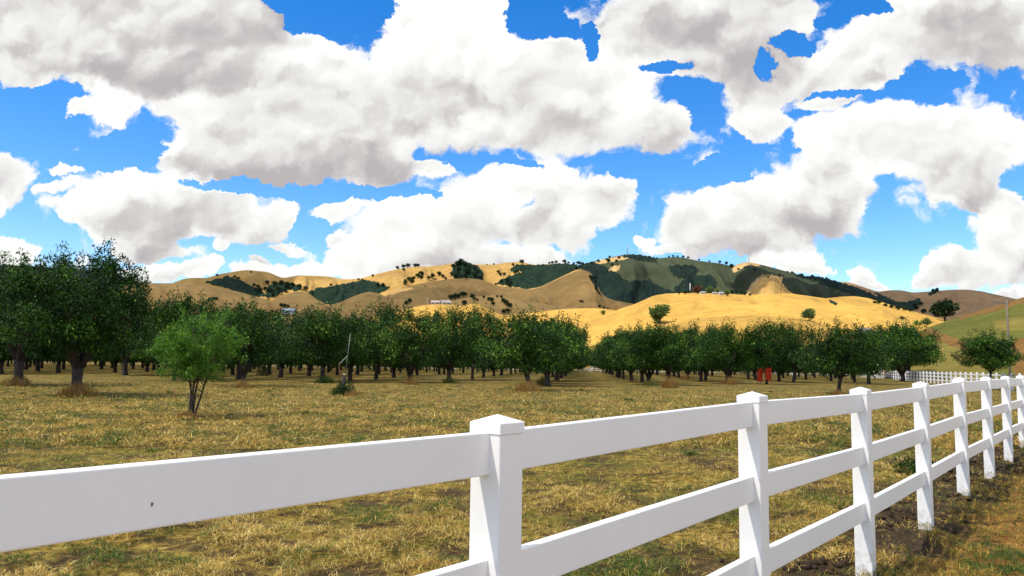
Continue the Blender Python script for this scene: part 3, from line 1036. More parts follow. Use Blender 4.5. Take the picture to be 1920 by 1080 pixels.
protos = [walnut(100 + i, 17000, 0.19, nl=[4, 3, 5, 4, 3, 3, 5][i], lean=[0, .12, -.1, .05, -.18, .2, -.05][i], trunk_h=[1.2, 1.0, 1.3, .8, 1.15, 1.25, .7][i], tr=[.2, .24, .17, .21, .19, .16, .22][i]) for i in range(7)]
back_protos = [walnut(500 + i, 13000, 0.21, zb=[.55, .7, .6][i], nl=3 + i % 2, tr=.2, trunk_h=1.0, shoots=18) for i in range(3)]
for b_ in back_protos:
    b_.location = (0, 0, 0)
big_protos = [walnut(200 + i, 46000, 0.14, H=5.9, Rr=3.5, nl=4, shoots=30, tr=.26, trunk_h=1.2, zb=1.2) for i in range(2)]
used = set()


def place_walnut(px, py, top, width, vi, label, Y=None, big=None, rz=None, group='walnut trees of the orchard'):
    Y = Y or depth_of(px, py)
    x = x_at(px, Y)
    pr = big_protos[big] if big is not None else protos[vi]
    key = ('b', big) if big is not None else ('p', vi)
    t_ = pr if key not in used else copy_tree(pr)
    used.add(key)
    Hm, Rm = (5.9, 3.5) if big is not None else (5.6, 3.3)
    h = (hz(px) - top) / F * Y + EYE
    w = width / F * Y
    t_.location = (x, Y, gzf(x, Y))
    s = w / (2 * Rm) * 0.98
    t_.scale = (s, s, h / (Hm * 1.04))
    t_.rotation_euler = (0, 0, random.uniform(0, 6.28) if rz is None else rz)
    tag(t_, label, 'tree', group)
    return (x, Y)


FRONT = [
    (148, 742, 466, 272, 0, 0, 'largest walnut tree, thick dark trunk behind the left end of the fence'),
    (38, 722, 482, 230, 0, 1, 'tall walnut tree at the left edge of the photo'),
    (236, 703, 548, 130, 1, None, 'walnut tree behind the right side of the largest walnut'),
    (328, 714, 548, 160, 2, None, 'walnut tree just behind the light green young tree'),
    (458, 724, 566, 155, 3, None, 'walnut tree just right of the light green young tree'),
    (606, 716, 574, 150, 0, None, 'walnut tree left of the leaning pole and stump'),
    (706, 711, 566, 130, 4, None, 'tall walnut tree just right of the leaning pole'),
    (770, 717, 576, 140, 1, None, 'walnut tree with dry weeds at its foot left of the forked one'),
    (842, 713, 574, 125, 3, None, 'low-forked walnut tree in the middle of the front row'),
    (886, 711, 572, 110, 2, None, 'walnut tree right of the low-forked walnut'),
    (993, 733, 584, 165, 4, None, 'nearest middle walnut tree with pale forked trunk beside the open lane'),
    (1026, 719, 596, 150, 0, None, 'second walnut tree along the left side of the open lane'),
    (1044, 713, 604, 135, 1, None, 'third walnut tree along the left side of the open lane'),
    (1169, 711, 618, 95, 2, None, 'small walnut tree on the right side of the open lane'),
    (1184, 714, 614, 105, 3, None, 'walnut tree right of the open lane, second trunk of the bunch'),
    (1216, 721, 612, 120, 4, None, 'walnut tree with a twisted trunk below the lone hillside oak'),
    (1254, 722, 606, 115, 1, None, 'slim-trunked walnut tree with orange weeds right of the twisted one'),
    (1314, 715, 606, 115, 2, None, 'walnut tree left of the multi-stemmed one near the second fence post'),
    (1363, 719, 604, 115, 3, None, 'multi-stemmed walnut tree left of the red netting'),
    (1437, 720, 598, 105, 0, None, 'walnut tree whose trunk is wrapped in red netting'),
    (1488, 717, 606, 100, 4, None, 'walnut tree just right of the red netting'),
    (1572, 740, 604, 140, 2, None, 'nearest right walnut tree standing alone behind the third fence post'),
    (1673, 711, 606, 110, 1, None, 'left trunk of the dark tree cluster at the orchard end'),
    (1692, 715, 604, 125, 3, None, 'middle walnut tree of the dark cluster at the orchard end'),
    (1706, 712, 612, 115, 4, None, 'rightmost walnut tree of the dark cluster at the orchard end'),
]
spots = []
for fi, (px, py, top, wd, vi, bg_, lab) in enumerate(FRONT):
    vi = [5, 6][(fi // 4) % 2] if fi % 4 == 3 else vi
    spots.append(place_walnut(px, py, top, wd, vi, lab, big=bg_, rz=0.3 if bg_ is not None else None))

n_back = 0
bk_used = set()
for k in range(-16, 9):
    for j in range(0, 19):
        Y = 64 + 9.2 * j + random.uniform(-1, 1)
        X = 0.09 * Y - 3.5 + 9.2 * k + random.uniform(-.8, .8)
        if (k >= 2 and Y < 88) or (k >= 1 and Y < 80):
            continue
        if k <= -4 and Y < 76:
            continue
        if abs(X) > 0.66 * Y + 6 or X > 22.16 + .3125 * Y - 7:
            continue
        if min(math.hypot(X - a, Y - b_) for a, b_ in spots) < 5.5:
            continue
        s = random.uniform(.9, 1.08) * (1.2 if X < -20 else 1.0)
        bi_ = random.randrange(3)
        t_ = copy_tree(back_protos[bi_]) if bi_ in bk_used else back_protos[bi_]
        bk_used.add(bi_)
        t_.location = (X, Y, gzf(X, Y))
        t_.scale = (s, s, s * random.uniform(.92, 1.08))
        t_.rotation_euler = (0, 0, random.uniform(0, 6.28))
        tag(t_, 'one of the walnut trees in the rows behind the front trees', 'tree', 'walnut trees in the back rows')
        n_back += 1
for X, Y in ((19.5, 232), (24.5, 236), (14.5, 238), (21.5, 243), (30, 238)):
    t_ = copy_tree(protos[n_back % 5])
    t_.location = (X, Y, 0)
    t_.scale = (1.15, 1.15, 1.1)
    t_.rotation_euler = (0, 0, random.uniform(0, 6.28))
    tag(t_, 'walnut tree closing the far end of the open lane', 'tree', 'walnut trees at the end of the lane')
    n_back += 1

# lone dark tree at the right in front of the far fence
t_ = walnut(310, 21000, 0.16, H=4.85, Rr=2.35, zb=1.6, trunk_h=1.5, tr=0.10, nl=3, shoots=12, mat=M_leaf)
t_.name = 'round_tree'
Yt = 72.0
t_.location = (x_at(1857, Yt), Yt, 0)
tag(t_, 'lone round dark green tree in front of the far white fence on the right', 'tree')


# the light green young tree with several thin stems
def sapling():
    rs = np.random.default_rng(5)
    root = bpy.data.objects.new('young_tree', None)
    COL.objects.link(root)
    c = ground_at(358, 783)
    root.location = (c.x, c.y, gzf(c.x, c.y))
    tips = []
    stems = [((-.05, 0, 0), (-.04, .02, .75), (-.22, .05, 1.6), (-.55, .1, 2.3)),
             ((0, 0, 0), (.02, 0, .7), (.06, 0, 1.3), (-.05, -.1, 2.6)),
             ((.04, .02, 0), (.07, .05, .7), (.22, -.05, 1.4), (.40, .1, 2.4)),
             ((.08, 0, 0), (.22, .05, .55), (.42, 0, 1.25), (.80, -.05, 2.15))]
    for s in stems:
        mb = MB()
        mb.tube([(s[0][0], s[0][1], -.1)] + list(s), [.034, .034, .028, .021, .010], 7)
        for q in range(13):
            f = 0.42 + 0.58 * q / 13
            pts = [Vector(p) for p in s]
            seg = min(int(f * 3), 2)
            p = pts[seg].lerp(pts[seg + 1], f * 3 - seg)
            a = rs.random() * 6.28
            L_ = rs.uniform(.55, 1.25)
            e = p + Vector((math.cos(a) * L_, math.sin(a) * L_, rs.uniform(-.15, .85)))
            mb.tube([p, p.lerp(e, .5) + Vector((0, 0, .05)), e], [.014, .009, .004], 4)
            tips += [p.lerp(e, g_) for g_ in (.35, .55, .75, .9, 1.0)]
        obj('stem', mb.mesh('stem', M_bark, True), root)
    zc, rz_, rr = 2.15, 1.15, 1.45
    for q in range(50):
        d = rs.normal(0, 1, 3)
        d /= np.linalg.norm(d)
        r_ = rs.uniform(.25, 1.0) ** .6
        tips.append(Vector((d[0] * rr * r_ + 0.05, d[1] * rr * r_, zc + d[2] * rz_ * r_)))
    T_ = np.array([tuple(p) for p in tips])
    n = 11000
    pick = rs.integers(0, len(T_), n)
    o_ = rs.normal(0, 1, (n, 3))
    o_ /= np.linalg.norm(o_, axis=1)[:, None]
    C = T_[pick] + o_ * (0.20 * rs.random(n) ** .5)[:, None]
    C = C[C[:, 2] > 1.05 + .35 * rs.random(n)]
    o_ = o_[:len(C)]
    ct = rs.random(len(T_)) * .4
    tone = np.clip(.15 + rs.random(len(C)) * .45 + ct[pick[:len(C)]], 0, 1)
    obj('crown', leaves_mesh('crown', C, o_ * .5, 0.135, M_leaf_s, tone, rs, 0.15, 0.24), root)
    tag(root, 'light green feathery young tree on four thin stems left of centre', 'tree')


sapling()


# oaks and bushes far off on the hills
def oak_proto(seed, mat, name='oak_tree', n=900, trunk=True):
    rs = np.random.default_rng(seed)
    root = bpy.data.objects.new(name, None)
    COL.objects.link(root)
    cc = rs.normal(0, 1, (26, 3))
    cc /= np.linalg.norm(cc, axis=1)[:, None]
    cc *= (0.45 + .5 * rs.random(26))[:, None]
    cc = cc * np.array([.42, .42, .34]) + np.array([0, 0, .56])
    pick = rs.integers(0, 26, n)
    o_ = rs.normal(0, 1, (n, 3))
    o_ /= np.linalg.norm(o_, axis=1)[:, None]
    C = cc[pick] + o_ * (.17 * rs.random(n) ** .4)[:, None]
    C[:, 2] = np.maximum(C[:, 2], .12 if trunk else 0.02)
    tone = np.clip(rs.random(n) * .6 + rs.random(26)[pick] * .4, 0, 1)
    obj('crown', leaves_mesh('crown', C, o_, 0.10, mat, tone, rs, .1, .8), root)
    if trunk:
        mb = MB()
        mb.tube([(0, 0, -.1), (.02, 0, .25), (0, .02, .6)], [.045, .035, .02], 6)
        mb.tube([(.02, 0, .22), (.2, .05, .5)], [.025, .012], 5)
        mb.tube([(.02, 0, .24), (-.18, -.05, .52)], [.025, .012], 5)
        obj('trunk', mb.mesh('trunk', M_bark, True), root)
    return root


oaks = [oak_proto(400 + i, M_leaf_o) for i in range(3)]
o_used = [False] * 3


def oak(px, py, size_px, label, group=None, proto=None, squash=1.0, cat='tree'):
    """an oak whose foot is seen at a pixel, as large as it looks there"""
    loc = on_hill(px, py)
    dist = (loc - Vector((0, 0, EYE))).length
    s = size_px / F * dist
    if proto is None:
        i = random.randrange(3)
        if o_used[i]:
            o = copy_tree(oaks[i])
        else:
            o, o_used[i] = oaks[i], True
    else:
        o = proto
    o.location = loc
    o.scale = (s * 1.15, s * 1.15, s * squash)
    o.rotation_euler = (0, 0, random.uniform(0, 6.28))
    tag(o, label, cat, group)
    return o


def oak_set(pts, label, group):
    for p in pts:
        oak(p[0], p[1], p[2], label, group)


oak_set([(745, 505, 7), (757, 503, 8), (765, 502, 9), (778, 501, 8), (784, 501, 7), (757, 508, 6)], 'dark oak on the skyline of the golden ridge left of the mountain', 'oaks on the left skyline ridge')
oak_set([(760, 529, 6), (768, 527, 9), (775, 525, 8), (783, 521, 9), (789, 523, 9), (790, 517, 10), (804, 524, 7), (811, 522, 10), (823, 517, 9), (830, 521, 7), (847, 517, 8), (760, 534, 8), (773, 531, 8), (836, 525, 6)],
        'dark oak in the band of trees above the middle tan hill', 'oaks in the band above the tan hill')
oak_set([(699, 519, 5), (672, 526, 5), (620, 537, 6), (718, 538, 8), (708, 537, 6), (407, 518, 5), (440, 522, 6), (447, 525, 6), (471, 512, 4)], 'small scattered oak on the sunlit ridge above the dark wood', 'oaks scattered on the sunlit left ridge')
oak_set([(500, 534, 9), (515, 536, 10), (528, 534, 9), (538, 540, 12), (548, 538, 9), (561, 541, 9), (573, 545, 9), (483, 541, 8), (487, 548, 10), (497, 545, 8), (506, 548, 10), (521, 545, 9), (512, 556, 8), (535, 548, 8), (476, 538, 7)],
        'dark oak in the wooded hollow below the left ridge', 'oaks in the wooded hollow')
oak_set([(850, 503, 9), (857, 499, 11), (864, 497, 13), (871, 500, 12), (880, 503, 9), (890, 507, 9), (896, 513, 9), (860, 512, 14), (876, 514, 14), (890, 521, 12), (855, 521, 12), (873, 524, 11), (901, 523, 8)],
        'dark oak of the clump on the skyline above the round tan hill', 'oaks of the skyline clump')
oak_set([(926, 497, 4), (934, 513, 7), (938, 517, 6), (945, 516, 6), (958, 533, 8), (951, 529, 9), (966, 514, 7), (970, 511, 6), (978, 495, 9), (962, 499, 6), (955, 538, 8), (940, 530, 6), (913, 497, 3), (930, 535, 5)],
        'oak on the rocky slope right of the skyline clump', 'oaks on the rocky slope')
oak_set([(1030, 495, 5), (1036, 495, 6), (1043, 494, 6), (1058, 494, 8), (1066, 495, 5), (1076, 496, 5), (1085, 496, 9), (1092, 497, 6), (1088, 502, 6), (1080, 505, 6), (1108, 495, 5), (1122, 492, 6), (1140, 492, 9), (1143, 484, 5), (1160, 486, 7), (1156, 492, 6), (1148, 500, 7)],
        'small oak along the crest leading up to the mast', 'oaks along the crest below the mast')
oak_set([(1218, 484, 4), (1232, 486, 4), (1254, 483, 4), (1262, 482, 5), (1270, 482, 4), (1281, 482, 5), (1290, 485, 5), (1311, 489, 4), (1330, 491, 4), (1350, 494, 6), (1362, 497, 7), (1371, 502, 8), (1384, 507, 5), (1396, 503, 4), (1415, 508, 5), (1440, 521, 4), (1461, 518, 5), (1468, 519, 4)],
        'small dark tree on the long green mountain crest', 'trees on the mountain crest')
oak_set([(1107, 520, 5), (1111, 524, 6), (1116, 520, 5), (1117, 530, 5), (1116, 538, 5), (1118, 544, 5), (1122, 551, 5)], 'dark scrub oak along the edge of the wood on the tan spur', 'oaks edging the tan spur')
oak_set([(845, 562, 10), (853, 561, 11), (860, 560, 10), (868, 556, 10), (873, 556, 9), (886, 560, 10), (889, 563, 7), (895, 565, 6), (907, 560, 6), (917, 564, 8), (922, 567, 10), (925, 573, 8), (932, 558, 5), (940, 559, 6), (944, 567, 9), (948, 571, 10), (953, 575, 9), (957, 577, 9), (870, 573, 11), (945, 589, 10), (952, 586, 9)],
        'dark oak on the low tan slope in the middle of the photo', 'oaks on the low tan slope')
oak_set([(1088, 567, 5), (1092, 568, 5), (1124, 577, 6), (1132, 579, 5), (1140, 580, 4), (797, 538, 3)], 'tiny dark tree in a fold of the tan slope left of the golden hill', 'trees in the tan fold')
oak_set([(393, 564, 7), (399, 565, 8), (405, 564, 7), (390, 567, 6), (527, 576, 8), (534, 577, 8), (540, 577, 6)], 'dark oak low on the left tan slopes', 'oaks low on the left')
oak_set([(768, 569, 10), (762, 572, 9), (808, 570, 6), (829, 571, 5)], 'dark tree beside the farmhouse on the middle slope', 'trees by the farmhouse')
oak_set([(1273, 552, 6), (1284, 552, 8), (1292, 551, 8), (1382, 552, 9), (1390, 553, 10), (1396, 554, 8), (1406, 555, 5), (1372, 552, 9), (1346, 550, 6)], 'dark green tree in the row on top of the golden hill', 'trees on the golden hilltop')
oak_set([(1640, 570, 6), (1648, 571, 8), (1660, 576, 7), (1672, 579, 8), (1684, 582, 9), (1697, 583, 8), (1708, 585, 8), (1719, 581, 8), (1726, 574, 8), (1732, 588, 9), (1748, 589, 10), (1757, 590, 8), (1716, 575, 8), (1750, 549, 7), (1757, 546, 6)],
        'dark tree in the hollow of the far right hills', 'trees in the right hollow')
ro = oak_proto(431, M_leaf_r)
oak(1308, 551, 17, 'russet brown tree beside the white pole on the golden hilltop', proto=ro)
g1 = oak_proto(432, M_leaf_p)
oak(1330, 550, 14, 'largest green tree among the hilltop farm buildings', proto=g1)
oak(1345, 551, 11, 'pale yellow green tree right of the hilltop buildings', proto=copy_tree(g1))
oak(1363, 555, 12, 'round green tree standing slightly down from the hilltop row', proto=copy_tree(g1))
oak(1237, 606, 36, 'pale green oak alone on the golden slope above the orchard', proto=oak_proto(433, M_leaf_p, n=1600))
oak(1517, 602, 22, 'round green oak alone on the golden slope behind the right orchard', proto=oak_proto(434, M_leaf_p, n=1400))
oak(1131, 590, 9, 'small pale tree in the golden hollow', proto=copy_tree(g1))
oak(1772, 602, 36, 'black-green round tree alone where the green hillside starts', proto=oak_proto(435, M_leaf_o, n=2200))
oak(1738, 614, 17, 'pale green bush at the foot of the green hillside', proto=oak_proto(436, M_leaf_p, 'bush', n=900, trunk=False), cat='bush')
oak(1692, 602, 9, 'small grey green bush above the barn roof', proto=oak_proto(437, M_leaf_o, 'bush', n=500, trunk=False), cat='bush')
oak(1720, 614, 12, 'bright green bush left of the pale bush', proto=oak_proto(438, M_leaf_s, 'bush', n=700, trunk=False), cat='bush')


# ------------------------------------------------------------------ the near white fence
NP = range(-1, 12)
APEX = {-1: 1.50, 0: 1.50, 1: 1.535, 2: 1.53, 3: 1.553, 4: 1.585, 5: 1.588, 6: 1.593, 7: 1.595}
fence = bpy.data.objects.new('rail_fence', None)
COL.objects.link(fence)
fence.location = (FX0, FY0, 0)
tag(fence, 'near white three-rail fence with capped square posts running across the foreground', 'fence')
fang = math.atan2(FDY, FDX)
PW = 0.127
mb = MB()
mb.box((0, 0, 0.65), (PW, PW, 1.72))
post_me = mb.mesh('post', M_vinyl)
mb = MB()
cw = PW / 2 + 0.0035
h0 = -0.072
vs = [(-cw, -cw, h0), (cw, -cw, h0), (cw, cw, h0), (-cw, cw, h0), (-cw, -cw, h0 + .038), (cw, -cw, h0 + .038), (cw, cw, h0 + .038), (-cw, cw, h0 + .038), (0, 0, -.009)]
mb.add(vs, [(3, 2, 1, 0), (0, 1, 5, 4), (1, 2, 6, 5), (2, 3, 7, 6), (3, 0, 4, 7), (4, 5, 8), (5, 6, 8), (6, 7, 8), (7, 4, 8)])
cap_me = mb.mesh('cap', M_vinyl)
posts = {}
for n in NP:
    ax = APEX.get(n, 1.595)
    p = obj('post', post_me, fence, (FDX * n, FDY * n, ax - 0.05 - 1.51), fang)
    p.rotation_euler = (R(random.uniform(-.25, .25)), R(random.uniform(-.25, .25)), fang)
    bevel(p, 0.006, 3)
    c = obj('cap', cap_me, p, (0, 0, 1.51 + 0.05))
    bevel(c, 0.003, 2)
RT, RH = 0.045, 0.14
rail_z = (-0.135, -0.545, -0.975)        # centre of each rail below the post's apex
for n in list(NP)[:-1]:
    a0, a1 = APEX.get(n, 1.595), APEX.get(n + 1, 1.595)
    for rz_ in rail_z:
        mb = MB()
        # a rail is a bar between two posts, cut where it enters them
        L = FL - PW + 0.03
        z0, z1 = a0 + rz_, a1 + rz_
        sl = (z1 - z0) / FL
        hl = L / 2
        mid = (z0 + z1) / 2
        pts = []
        for sx in (-1, 1):
            for sy in (-1, 1):
                for sz in (-1, 1):
                    pts.append(Vector((sx * hl, sy * RT / 2, sx * hl * sl + sz * RH / 2)))
        mb.add(pts, [(0, 1, 3, 2), (4, 6, 7, 5), (0, 4, 5, 1), (2, 3, 7, 6), (0, 2, 6, 4), (1, 5, 7, 3)])
        r_ = obj('rail', mb.mesh('rail', M_vinyl), fence, (FDX * (n + .5), FDY * (n + .5), mid), fang)
        bevel(r_, 0.005, 3)

M_rust = simple('rust', (0.22, 0.09, 0.03), 0.9, 0.3, 90)
# bird droppings / rust stain on the nearest rail and on the first cap
def blob(name, px, py, plane_p, plane_n, sx, sz, label, mat, along, up_):
    d = ray(px, py)
    o_ = Vector((0, 0, EYE))
    tt_ = (Vector(plane_p) - o_).dot(Vector(plane_n)) / d.dot(Vector(plane_n))
    p = o_ + d * tt_
    mb_ = MB()
    al_, up_ = Vector(along).normalized(), Vector(up_).normalized()
    nn = al_.cross(up_).normalized()
    if nn.dot(d) > 0:
        nn = -nn
    n_ = 12
    rim = []
    for k in range(n_):
        a = 2 * math.pi * k / n_
        r_ = 1 + random.uniform(-.3, .3)
        rim.append(p + al_ * math.cos(a) * sx * r_ + up_ * math.sin(a) * sz * r_ + nn * 0.0004)
    mb_.add(rim + [p + nn * 0.0035], [(k, (k + 1) % n_, n_) for k in range(n_)])
    return mb_.mesh(name, mat, True)
pf = Vector((FX0, FY0, 1.3)) + Vector((fnor[0], fnor[1], 0)) * (RT / 2)
st = obj('rust_stain', blob('rust_stain', 285, 946, pf, (fnor[0], fnor[1], 0), .0028, .0048, '', M_rust, (fdir[0], fdir[1], 0), (0, 0, 1)))
tag(st, 'small rust brown stain on the nearest top rail', 'stain')

# ------------------------------------------------------------------ far white fence
ff = bpy.data.objects.new('rail_fence', None)
COL.objects.link(ff)
tag(ff, 'far white fence of close-standing posts beyond the orchard on the right', 'fence')
M_white = simple('white_paint', (0.78, 0.78, 0.78), 0.5, 0.04, 2)
A = Vector((40.9, 60, 0))
B = Vector((80.6, 187, 0))
dirv = (B - A).normalized()
ang = math.atan2(dirv.y, dirv.x)
mbp = MB()
mbp.box((0, 0, .72), (.17, .17, 1.5))
w2_ = .085
mbp.add([(-w2_, -w2_, 1.47), (w2_, -w2_, 1.47), (w2_, w2_, 1.47), (-w2_, w2_, 1.47), (0, 0, 1.54)], [(3, 2, 1, 0), (0, 1, 4), (1, 2, 4), (2, 3, 4), (3, 0, 4)])
pm = mbp.mesh('post', M_white)
npst = int((B - A).length / 2.4)
for i in range(npst + 1):
    q = A + dirv * 2.4 * i
    obj('post', pm, ff, (q.x, q.y, -.02), ang)
Lf = 2.4 * npst
mid = A + dirv * Lf / 2
for z in (.42, .86, 1.28):
    mbr = MB()
    mbr.box((0, 0, 0), (Lf, .045, .14))
    obj('rail', mbr.mesh('rail', M_white), ff, (mid.x, mid.y, z), ang)
# fence closing the back of the orchard
fb = bpy.data.objects.new('rail_fence', None)
COL.objects.link(fb)
tag(fb, 'white rail fence barely seen between trunks behind the orchard', 'fence')
A2 = A + dirv * Lf
B2 = Vector((-85, 232, 0))
d2 = (B2 - A2).normalized()
ang2 = math.atan2(d2.y, d2.x)
nb = int((B2 - A2).length / 2.4)
for i in range(1, min(nb, 96)):
    q = A2 + d2 * 2.4 * i
    obj('post', pm, fb, (q.x, q.y, -.02), ang2)
mid2 = A2 + d2 * (2.4 * nb / 2)
for z in (.42, .86, 1.28):
    mbr = MB()
    mbr.box((0, 0, 0), (2.4 * nb - 2.6, .045, .14))
    obj('rail', mbr.mesh('rail', M_white), fb, (mid2.x, mid2.y, z), ang2)

# ------------------------------------------------------------------ stump with stakes and leaning pole
M_metal = simple('grey_pipe', (0.22, 0.22, 0.21), 0.45, .1, 6, .5, .4)
M_stake = simple('rusty_stake', (0.13, 0.045, 0.025), 0.8, .3, 20)
M_cut = simple('cut_wood', (0.62, 0.5, 0.34), 0.8, .1, 20)


def pt(px, py, Y):
    d = ray(px, py)
    s = Y / d.y
    return Vector((d.x * s, Y, EYE + d.z * s))


Ys = depth_of(645, 741)
base = pt(648, 741, Ys)
s1 = bpy.data.objects.new('tree_stump', None)
COL.objects.link(s1)
s1.location = (base.x, Ys, 0)
mb = MB()
tp = pt(646, 702, Ys) - Vector((base.x, Ys, 0))
bt = pt(641, 738, Ys) - Vector((base.x, Ys, 0))
mb.tube([(bt.x, 0, -.1), (bt.x, 0, .25), (tp.x, 0, tp.z)], [.16, .12, .085], 9)
obj('trunk', mb.mesh('trunk', M_bark, True), s1)
mb = MB()
mb.tube([(tp.x, 0, tp.z - .01), (tp.x + .01, 0, tp.z + .03)], [.086, .08], 9)
obj('cut_top', mb.mesh('cut_top', M_cut), s1)
tag(s1, 'thin dark stump with a pale sawn top between two stakes', 'stump')


def stick(name, pts, r, mat, label, cat, group=None, Y=Ys):
    P = [pt(x, y, Y + dy_) for x, y, dy_ in pts]
    mb = MB()
    o_ = Vector((P[0].x, P[0].y, 0))
    mb.tube([p - o_ for p in P], [r] * len(P), 6)
    return tag(obj(name, mb.mesh(name, mat, True), loc=o_), label, cat, group)


stick('leaning_pole', [(648, 706, .12), (651, 672, .12), (657, 626, .12)], .015, M_metal, 'tall thin grey pole leaning above the sawn stump', 'pole')
stick('stake', [(637, 722, -.5), (636, 700, -.5), (635.5, 680, -.5)], .022, M_stake, 'rusty stake left of the sawn stump', 'stake')
stick('stake', [(661, 739, .1), (663, 718, .1), (666, 694, .1)], .025, M_stake, 'rusty stake right of the sawn stump', 'stake')
stick('cross_pipe', [(651, 668, .05), (643, 676, 0), (638.5, 681, -.45), (635.5, 681, -.5)], .028, M_metal, 'short grey pipe joining the leaning pole to the left stake', 'pipe')


def shrub(px, py, size, mat, label, name='shrub', n=1500, leaf=.06, sq=1.0, seed=1, Y=None, cat='shrub', up=0.0):
    rs = np.random.default_rng(seed)
    Y = Y or depth_of(px, py)
    x = x_at(px, Y)
    C = rs.normal(0, 1, (n, 3))
    C /= np.linalg.norm(C, axis=1)[:, None]
    lum = 0.75 + 0.5 * vnoise(C[:, 0] * 2 + 5, C[:, 1] * 2 + C[:, 2] * 2 + 5, seed)
    o_ = C.copy()
    C = C * (rs.random(n) ** .4 * lum)[:, None] * size * .5
    C[:, 2] = np.abs(C[:, 2]) * sq * 1.5
    o_[:, 2] += up
    tone = rs.random(n) * .8
    me = leaves_mesh(name, C, o_, leaf, mat, tone, rs, 0.0, .35)
    o = obj(name, me, loc=(x, Y, gzf(x, Y)))
    return tag(o, label, cat)


shrub(648, 741, 1.0, M_leaf, 'low dark green shrub at the foot of the sawn stump', seed=3, n=1800, leaf=.09)
shrub(631, 739, .55, M_leaf, 'small green shrub left of the sawn stump', seed=4, n=600, leaf=.08)
shrub(42, 720, 1.2, M_leaf, 'green shrub at the foot of the tall left-edge walnut', seed=5, n=900, leaf=.1, sq=.6)
shrub(495, 704, 1.5, M_leaf, 'dark leafy shoot bush standing between orchard rows left', seed=6, n=1100, leaf=.14)
shrub(612, 718, 1.6, M_leaf, 'green suckers around the trunk left of the leaning pole', seed=7, n=1200, leaf=.12, sq=.5)
shrub(1716, 905, 0.75, M_leaf, 'low green weed clump behind the fence near the fourth post', seed=8, n=1500, leaf=.05, sq=.45)

# dry weeds round the trunks
M_weed = leaf_material('dry_weeds', (0.16, 0.08, 0.02), (0.36, 0.22, 0.07), (0.5, 0.36, 0.14), .25)
M_weedg = leaf_material('green_weeds', (0.06, 0.08, 0.015), (0.16, 0.18, 0.04), (0.3, 0.28, 0.08), .25)


def weeds(px, py, w, h, label, mat=M_weed, seed=0, n=1400):
    w, n = w * .62, n // 3
    rs = np.random.default_rng(900 + seed)
    Y = depth_of(px, py)
    x = x_at(px, Y)
    a = rs.random(n) * 6.28
    r_ = (rs.random(n) ** .9) * w / 2
    C = np.stack([np.cos(a) * r_, np.sin(a) * r_, np.zeros(n)], -1)
    d = np.stack([rs.normal(0, .28, n), rs.normal(0, .28, n), np.ones(n)], -1)
    d /= np.linalg.norm(d, axis=1)[:, None]
    s = np.stack([np.cos(a + 1), np.sin(a + 1), np.zeros(n)], -1)
    L = (h * (0.35 + .75 * rs.random(n)) * (1.15 - r_ / w))[:, None]
    V = np.stack([C - s * .008, C + s * .008, C + d * L * .6 + s * .012, C + d * L], 1).reshape(-1, 3)
    i0 = np.arange(n)[:, None] * 4
    me = new_mesh('dry_weed_clump', V, [i0 + np.array([[0, 1, 2, 3]])], mat, False, {'tone': np.repeat(rs.random(n) * .9, 4)})
    tag(obj('dry_weed_clump', me, loc=(x, Y, gzf(x, Y))), label, 'weeds', 'dry weed clumps')


weeds(150, 745, 2.6, .75, 'brown dry weeds round the foot of the largest walnut', seed=1, n=2600)
weeds(458, 728, 1.6, .6, 'dry weeds at the trunk right of the young tree', seed=2)
weeds(773, 721, 2.0, .7, 'reddish dry weeds at a trunk left of the forked walnut', seed=3)
weeds(990, 736, 2.6, .8, 'dry weeds round the nearest middle walnut trunk', seed=4, n=2200)
weeds(1020, 722, 2.2, .9, 'greenish weeds behind the nearest middle walnut', M_weedg, 5)
weeds(845, 718, 2.4, .7, 'greenish weeds in front of the forked walnut', M_weedg, 6)
weeds(1256, 727, 2.4, 1.0, 'orange dry weeds in front of the slim-trunked walnut', seed=7, n=2000)
weeds(1218, 723, 2.2, .6, 'greenish weeds at the twisted trunk', M_weedg, 8)
weeds(1366, 721, 2.4, .9, 'orange weeds under the multi-stemmed walnut', seed=9)
weeds(1284, 712, 2.2, .9, 'orange weeds in the row behind the slim-trunked walnut', seed=10)
weeds(1570, 742, 1.4, .4, 'short dry weeds at the foot of the lone right walnut', seed=11)
weeds(358, 786, 1.0, .28, 'short straw round the feet of the young tree stems', seed=12)
weeds(667, 743, 1.8, .35, 'orange straw heap right of the sawn stump', seed=13)
weeds(30, 724, 3.0, .7, 'straw coloured weeds at the left edge under the walnut', seed=14)

